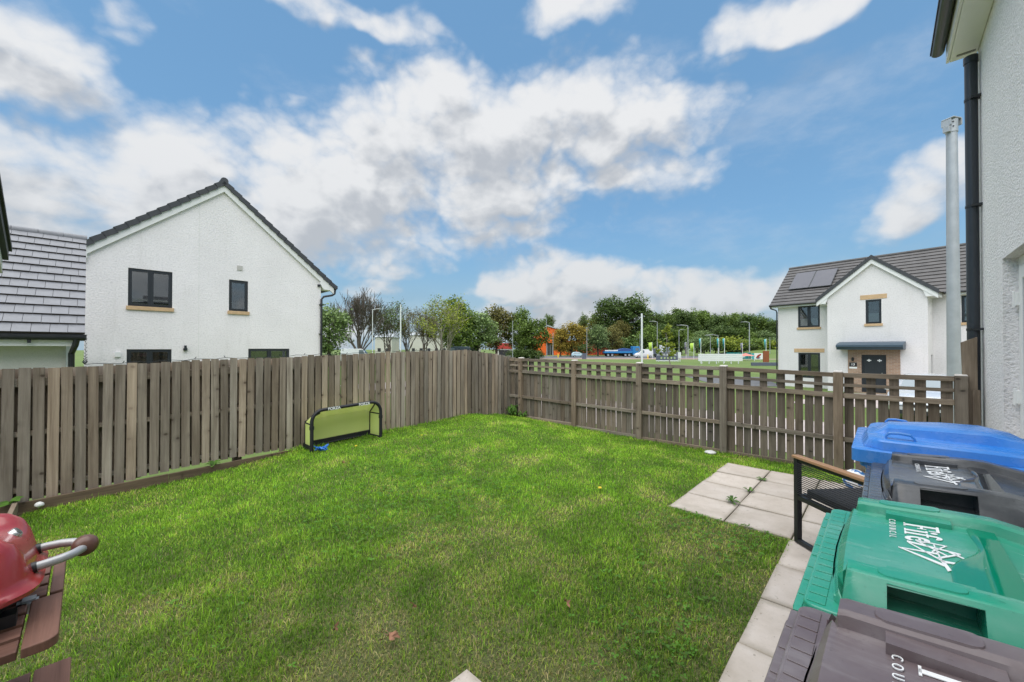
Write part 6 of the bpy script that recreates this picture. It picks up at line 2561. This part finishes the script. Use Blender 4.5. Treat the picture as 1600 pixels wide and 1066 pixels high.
board_sign("white_hoarding", "long white boarded hoarding on legs beyond the field", 1091, 1160, 553, 564.5, 64, M["whitepaint"], 6, "hoarding", 4)
t_, hw_, zb_, zt_ = board_sign("builder_sign", "dark grey sign with five stars beyond the field", 1025, 1059, 550.5, 563, 74, M["signgrey"], 4)
text_mesh("sign_lettering", "5 STAR BUILDER", .50, M["white"], t_, frame_mtx((-hw_ + .22, -.035, zt_ - .62), (1, 0, 0), (0, 0, 1)), .004, .004)
for i in range(5):
    mb = MB()
    cx, cz_ = -1.05 + i * .62, zb_ + .42
    pl = []
    for q in range(10):
        a = R(90 + q * 36)
        rr = .24 if q % 2 == 0 else .10
        pl.append((cx + rr * math.cos(a), cz_ + rr * math.sin(a)))
    mb.prism(pl, "y", -.045, -.031)
    mb.build("star", M["star"], t_)
MB().span((-hw_, -.045, zb_ - .18), (hw_, .04, zb_ - .005)).build("skirting", M["whitepaint"], t_)
board_sign("white_sign", "small white panel at the right of the dark grey sign", 1058.5, 1064, 550.5, 560, 74.5, M["whitepaint"], 2)
t_, hw_, zb_, zt_ = board_sign("teal_hoarding", "teal site hoarding behind the white hoarding", 1135, 1173, 551, 561, 84, M["teal"], 3, "hoarding")
mb = MB()
for (x, z, wd, hh) in ((1.1, .95, .5, .16), (1.75, .92, .5, .24), (.4, .97, .35, .1), (1.0, .45, .9, .10), (-.6, .95, .4, .12)):
    pl = [(x + wd * .5 * math.cos(R(a)), zb_ + z + hh * math.sin(R(a))) for a in range(0, 360, 30)]
    mb.prism(pl, "y", -.045, -.031)
mb.build("white_marks", M["white"], t_)
t_, hw_, zb_, zt_ = board_sign("picture_hoarding", "white and teal picture board beside the rust sign", 1174, 1193, 552, 561.5, 83, M["white"], 2, "hoarding")
MB().span((-hw_, -.04, zb_), (-hw_ + .55, -.0305, zt_)).build("teal_edge", M["tealflag"], t_)
mb = MB()
for (x, z, r_) in ((.25, .75, .3), (.55, .95, .22), (.0, .5, .26)):
    mb.prism([(x + r_ * math.cos(R(a)), zb_ + z + r_ * .7 * math.sin(R(a))) for a in range(0, 360, 30)], "y", -.042, -.0305)
mb.build("print", M["red"], t_)
mb = MB()
mb.prism([(.1 + .5 * math.cos(R(a)), zb_ + .3 + .2 * math.sin(R(a))) for a in range(0, 360, 30)], "y", -.040, -.0305)
mb.build("print", M["signgrey"], t_)
board_sign("rust_sign", "upright rust brown sign panel at the end of the hoardings", 1192.5, 1201, 548.5, 566, 66, M["rust"], 1, thick=.25)
t_, hw_, zb_, zt_ = board_sign("low_wall", "low dark grey wall in front of the bank", 1174, 1222, 566.5, 571.5, 56, M["signgrey"], 0, "wall", thick=.3)
board_sign("blue_sign", "small blue grey square sign beside the pale blue car", 909.5, 916, 552, 561, 92, M["signgrey"], 1)
# market style gazebo with a pink roof
gz_ = thing("gazebo", "small pale gazebo with pinkish roof in front of the teal hoarding", "gazebo", (46.2, 78.5, -1.0))
MB().add([(-1.3, -1, 1.0), (1.3, -1, 1.0), (1.3, 1, 1.0), (-1.3, 1, 1.0), (0, 0, 1.55)], [(0, 1, 4), (1, 2, 4), (2, 3, 4), (3, 0, 4), (3, 2, 1, 0)]).build("roof", plain("pink_canvas", (.55, .20, .16), .8, .1, 2), gz_)
for sx in (-1, 1):
    for sy in (-1, 1):
        MB().span((sx * 1.2 - .04, sy * .9 - .04, 0), (sx * 1.2 + .04, sy * .9 + .04, 1.0)).build("leg", M["whitepaint"], gz_)
for i, (u, Y, lb) in enumerate(((872, 108, "left of the pale blue car"), (1012.3, 96, "below the left lime flag"), (997, 120, "right of the blue lorry"))):
    X = (u - 800) / 620 * Y
    t_ = thing("bollard", "small yellow road bollard " + lb, "bollard", (X, Y, -1.0), 0, "yellow bollards on the main road")
    MB().lathe([(.2, 0), (.2, .1), (.15, .12), (.14, .95), (.05, 1.05)], (0, 0, 0), "z", 10).build("bollard_body", M["yellow"], t_, smooth=50)

# ------------------------------------------------------------------ orange shed and pale far buildings
sh = thing("warehouse", "large orange clad warehouse with grey roof behind the gold tree", "warehouse", (0, 150, -1.0))
xl, xr, xp = (836 - 800) / 620 * 150, (884 - 800) / 620 * 150, (855 - 800) / 620 * 150
hz_ = EYE + (545 - 523) / 620 * 150 + 1
hp = EYE + (545 - 510) / 620 * 150 + 1
hr_ = EYE + (545 - 519) / 620 * 150 + 1
mb = MB()
mb.prism([(xl, 0), (xl, hz_), (xp, hp), (xr, hr_), (xr, 0)], "y", 0, 40)
mb.span((xr + .01, 3, 0), (52, 38, 5.4))
mb.build("cladding", M["orange"], sh)
for i in range(18):
    x = xr + .6 + i * 1.7
    MB().span((x, 2.93, .2), (x + 1.5, 2.99, 5.2)).build("panel", M["orange"] if i < 3 else M["red"], sh)
mb = MB()
mb.prism([(xl - .3, hz_), (xp, hp + .05), (xr + .3, hr_ + .05), (xr + .3, hr_ + .4), (xp, hp + .5), (xl - .3, hz_ + .4)], "y", -.4, 40)
mb.build("roof", M["greyroof"], sh)
dx0, dx1 = (854 - 800) / 620 * 150, (865 - 800) / 620 * 150
MB().span((dx0, -.06, 0), (dx1, -.02, 4.6)).build("glazed_entrance", M["dark"], sh)
for i in range(3):
    x = dx0 + (i + .5) * (dx1 - dx0) / 3
    MB().span((x - .06, -.12, 0), (x + .06, -.065, 4.6)).build("mullion", M["steel"], sh)
MB().span((dx0 - .2, -.9, 4.6), (dx1 + .2, -.02, 4.9)).build("entrance_canopy", M["orange"], sh)
dk_ = thing("shop_building", "low building with red band seen under the olive tree", "building", (-2.4, 128, -1.0))
MB().span((-2.6, 0, 0), (2.6, 8, 2.4)).build("wall", M["cream"], dk_)
MB().span((-2.7, -.2, 2.4), (2.7, 8.2, 4.2)).build("red_fascia", M["red"], dk_)
MB().span((-1.8, -.05, .2), (1.8, -.01, 2.0)).build("shop_window", M["dark"], dk_)
for i, (u0, u1, v0, Y, lb) in enumerate(((586, 612, 527, 150, "pale low building behind the half leafed tree"), (640, 700, 524, 160, "long pale building behind the sparse twiggy trees"), (716, 748, 534, 150, "pale wall glimpsed under the rounded willow"))):
    X0, X1 = (u0 - 800) / 620 * Y, (u1 - 800) / 620 * Y
    h_ = EYE + (545 - v0) / 620 * Y + 1
    t_ = thing("far_building", lb, "building", ((X0 + X1) / 2, Y, -1.0), 0, "pale far buildings")
    hw_ = (X1 - X0) / 2
    MB().span((-hw_, 0, 0), (hw_, 10, h_)).build("wall", M["cream"], t_)
    MB().add([(-hw_ - .4, -.4, h_), (hw_ + .4, -.4, h_), (hw_ + .4, 10.4, h_), (-hw_ - .4, 10.4, h_), (-hw_, 5, h_ + 1.6), (hw_, 5, h_ + 1.6)], [(0, 1, 5, 4), (2, 3, 4, 5), (1, 2, 5), (3, 0, 4), (3, 2, 1, 0)]).build("roof", M["greyroof"], t_)
    nwn = max(2, int(hw_ * 2 / 3))
    for q in range(nwn):
        x = -hw_ + (q + .5) * 2 * hw_ / nwn
        MB().span((x - .6, -.05, 1.4), (x + .6, -.01, 2.6)).build("window", M["dark"], t_)


# ------------------------------------------------------------------ vehicles
def car(name, label, loc, rz, paint, cat="car", L=4.1, Wd=1.76, Hc=1.48, van=False, plate=True, group=None):
    """x = forward, origin on the ground under the middle"""
    t_ = thing(name, label, cat, loc, rz, group)
    hw_ = Wd / 2
    if van:
        st = [(-L / 2, .45, 1.5, Hc - .25), (-L / 2 + .06, .30, 1.2, Hc - .06), (-L / 2 + .3, .28, 1.2, Hc), (L / 2 - 2.1, .28, 1.2, Hc + .02), (L / 2 - 1.75, .28, 1.2, Hc - .08), (L / 2 - 1.0, .28, 1.15, 1.32), (L / 2 - .3, .28, 1.0, 1.12), (L / 2 - .04, .32, .85, .95), (L / 2, .40, .70, .75)]
    else:
        st = [(-L / 2, .45, .80, .88), (-L / 2 + .08, .30, .90, 1.02), (-L / 2 + .32, .24, .94, Hc - .12), (-L / 2 + .75, .22, .95, Hc - .02), (-.25, .22, .94, Hc), (.22, .22, .93, Hc - .05), (1.05, .22, .90, .98), (1.35, .22, .86, .93), (L / 2 - .25, .24, .76, .83), (L / 2 - .06, .28, .62, .70), (L / 2, .36, .52, .56)]
    rings = []
    for (x, zb_, zw, zr) in st:
        glass = zr - zw > .2
        wt = hw_ * (.74 if glass and not van else (.90 if van else .93))
        ef = 1 - .16 * sm(abs(x), L / 2 - .45, L / 2)
        rings.append([(x, -hw_ * .88 * ef, zb_), (x, -hw_ * ef, zb_ + .18), (x, -hw_ * .99 * ef, zw), (x, -wt * ef, zr - .05), (x, -wt * .82 * ef, zr), (x, 0, zr + .015), (x, wt * .82 * ef, zr), (x, wt * ef, zr - .05), (x, hw_ * .99 * ef, zw), (x, hw_ * ef, zb_ + .18), (x, hw_ * .88 * ef, zb_)])
    body = MB().loft(rings).build("body", paint, t_, smooth=35)
    # glazing
    if van:
        a, b_ = (L / 2 - 1.72, Hc - .12), (L / 2 - 1.02, 1.36)
        wa, wb = hw_ * .72, hw_ * .80
    else:
        a, b_ = (.27, Hc - .075), (1.02, 1.005)
        wa, wb = hw_ * .58, hw_ * .70
    nn = Vector((b_[1] - a[1], 0, a[0] - b_[0])).normalized()
    nn = nn if nn.z > 0 else -nn
    off = nn * .022
    MB().add([Vector((a[0], -wa, a[1])) + off, Vector((a[0], wa, a[1])) + off, Vector((b_[0], wb, b_[1])) + off, Vector((b_[0], -wb, b_[1])) + off,
              Vector((a[0], -wa, a[1])) - off, Vector((a[0], wa, a[1])) - off, Vector((b_[0], wb, b_[1])) - off, Vector((b_[0], -wb, b_[1])) - off],
             [(0, 1, 2, 3), (4, 5, 6, 7), (0, 1, 5, 4), (1, 2, 6, 5), (2, 3, 7, 6), (3, 0, 4, 7)]).build("windscreen", M["carglass"], t_)
    for s in (-1, 1):
        if van:
            pl = [(L / 2 - 1.75, 1.25), (L / 2 - 1.15, 1.22), (L / 2 - 1.65, Hc - .22), (L / 2 - 2.3, Hc - .22), (L / 2 - 2.3, 1.25)]
            yo = [hw_ * .985, hw_ * .985, hw_ * .915, hw_ * .915, hw_ * .985]
        else:
            pl = [(-1.55, 1.0), (.85, .97), (.22, Hc - .14), (-1.15, Hc - .14)]
            yo = [hw_ * .965, hw_ * .955, hw_ * .79, hw_ * .79]
        mb = MB()
        mb.add([(x, s * (y + .015), z) for (x, z), y in zip(pl, yo)] + [(x, s * (y - .02), z) for (x, z), y in zip(pl, yo)],
               [tuple(range(len(pl))), tuple(range(2 * len(pl) - 1, len(pl) - 1, -1))] + [(i, (i + 1) % len(pl), len(pl) + (i + 1) % len(pl), len(pl) + i) for i in range(len(pl))])
        mb.build("side_window", M["carglass"], t_)
        hl = MB()
        zl = .66 if not van else .85
        hl.loft([[(L / 2 - .30, s * (hw_ * .80) + y, zl + z) for y, z in rrect(-.16, .10, -.07, .08, .04, 3)], [(L / 2 - .03, s * (hw_ * .70) + y, zl - .02 + z) for y, z in rrect(-.14, .09, -.06, .07, .04, 3)]])
        hl.build("headlight", M["lamp"], t_, smooth=50)
        mr = MB()
        mr.loft([[(.80 + (.55 if van else 0), s * (hw_ + .03) + y, 1.0 + z + (.25 if van else 0)) for y, z in rrect(-.10, .10, -.07, .07, .05, 3)], [(.92 + (.55 if van else 0), s * (hw_ + .05) + y * .8, 1.0 + z * .8 + (.25 if van else 0)) for y, z in rrect(-.10, .10, -.07, .07, .05, 3)]])
        mr.build("mirror", paint, t_, smooth=50)
        for x in (-L / 2 + .78, L / 2 - .80):
            mb = MB()
            mb.lathe([(.16, -.10), (.29, -.105), (.32, -.08), (.32, .08), (.29, .105), (.16, .10)], (x, s * (hw_ - .10), .32), "y", 22)
            wh = mb.build("wheel", M["rubber"], t_, smooth=40)
            MB().lathe([(.02, s * .102), (.20, s * .104), (.20, s * .09), (.02, s * .085)], (x, s * (hw_ - .10), .32), "y", 16).build("rim", M["steel"], wh, smooth=40)
    gr = MB()
    gr.span((L / 2 - .06, -.42, .50), (L / 2 + .012, .42, .60))
    gr.span((L / 2 - .06, -.62, .27), (L / 2 + .006, .62, .40))
    gr.build("grille", M["dark"], t_)
    if plate:
        MB().span((L / 2 - .03, -.26, .415), (L / 2 + .022, .26, .49)).build("number_plate", M["white"], t_)
    MB().lathe([(.07, 0), (.07, .02), (.045, .02), (.045, .03)], (L / 2 + .0, 0, .64), "x", 14).build("badge", M["badge"], t_)
    return t_


car("parked_car", "silver car parked facing the fence in front of the numbered house", (14.6, 13.95, -.972), math.atan2(-.64, -.77), M["silver"])
car("car", "pale blue car passing in front of the orange warehouse", (18.6, 112, -.98), 0.0, M["bluecar"], L=3.6, plate=False)
car("van", "white van whose roof shows over the board fence by the bare tree", (-27.2, 70, -1.0), R(8), M["whitecar"], "van", 5.4, 1.95, 2.42, True)
car("van", "dark van roof just over the fence by the pale trunk", (-9.3, 66, -1.0), R(172), plain("dark_blue_van_paint", (.05, .07, .09), .3, .05, 3), "van", 4.6, 1.9, 2.75, True)
car("van", "small white van parked beyond the dark grey sign", (34.4, 104, -.98), R(180), M["whitecar"], "van", 4.6, 1.9, 2.2, True)

# tipper lorry
lo = thing("lorry", "blue flatbed lorry with load standing on the main road", "lorry", (33.0, 120, -.98), 0)
MB().span((-5.3, -.5, .75), (4.6, .5, 1.05)).build("chassis", M["dark"], lo)
cb = MB()
cb.prism([(3.2, .6), (5.35, .6), (5.45, 1.5), (5.25, 2.95), (5.0, 3.1), (3.2, 3.1)], "y", -1.2, 1.2)
cab = cb.build("cab", M["truckblue"], lo, bevel=.08)
MB().span((4.0, -1.225, 1.75), (5.0, -1.205, 2.6)).build("cab_window", M["carglass"], cab)
MB().add([(5.47, -1.0, 1.7), (5.47, 1.0, 1.7), (5.31, 1.0, 2.75), (5.31, -1.0, 2.75)], [(0, 1, 2, 3)]).build("windscreen", M["carglass"], cab)
MB().span((-5.3, -1.22, 1.08), (3.1, 1.22, 1.65)).build("bed_side", M["truckblue"], lo, bevel=.03)
mb = MB()
mb.prism([(-1.2, 1.66), (2.8, 1.66), (2.6, 2.35), (.8, 2.55), (-1.0, 2.2)], "y", -1.1, 1.1)
mb.build("sheeted_load", M["tarp"], lo, bevel=.05)
MB().span((-5.2, -1.24, 1.66), (-1.4, -1.16, 2.0)).build("side_rail", M["whitepaint"], lo)
MB().span((-2.6, -1.245, 1.70), (-1.3, -1.225, 2.05)).build("side_board", M["white"], lo)
for x in (-4.2, -3.0, 1.0, 2.1, 4.3):
    for s in (-1, 1):
        mb = MB()
        mb.lathe([(.22, -.14), (.46, -.15), (.5, -.11), (.5, .11), (.46, .15), (.22, .14)], (x, s * 1.05, .5), "y", 20)
        wh = mb.build("wheel", M["rubber"], lo, smooth=40)
        MB().lathe([(.03, s * .145), (.3, s * .15), (.3, s * .12), (.03, s * .11)], (x, s * 1.05, .5), "y", 14).build("rim", M["steel"], wh, smooth=40)
# white lorry cab behind the dark sign
lw = thing("lorry", "white lorry cab looking over the dark grey sign", "lorry", ((1039 - 800) / 620 * 108, 108, -.98), R(-90))
cb = MB()
cb.prism([(-1.0, .5), (1.1, .5), (1.2, 1.4), (1.0, 3.0), (.7, 3.35), (-1.0, 3.35)], "y", -1.2, 1.2)
cab = cb.build("cab", M["whitecar"], lw, bevel=.1)
MB().add([(1.22, -1.0, 1.55), (1.22, 1.0, 1.55), (1.04, 1.0, 2.75), (1.04, -1.0, 2.75)], [(0, 1, 2, 3)]).build("windscreen", M["carglass"], cab)
MB().span((-6, -1.22, .9), (-1.1, 1.22, 2.6)).build("load_box", M["greyflag"], lw)
for x in (.3, -4.5, -3.3):
    for s in (-1, 1):
        MB().lathe([(.22, -.14), (.46, -.15), (.5, -.11), (.5, .11), (.46, .15), (.22, .14)], (x, s * 1.05, .5), "y", 20).build("wheel", M["rubber"], lw, smooth=40)
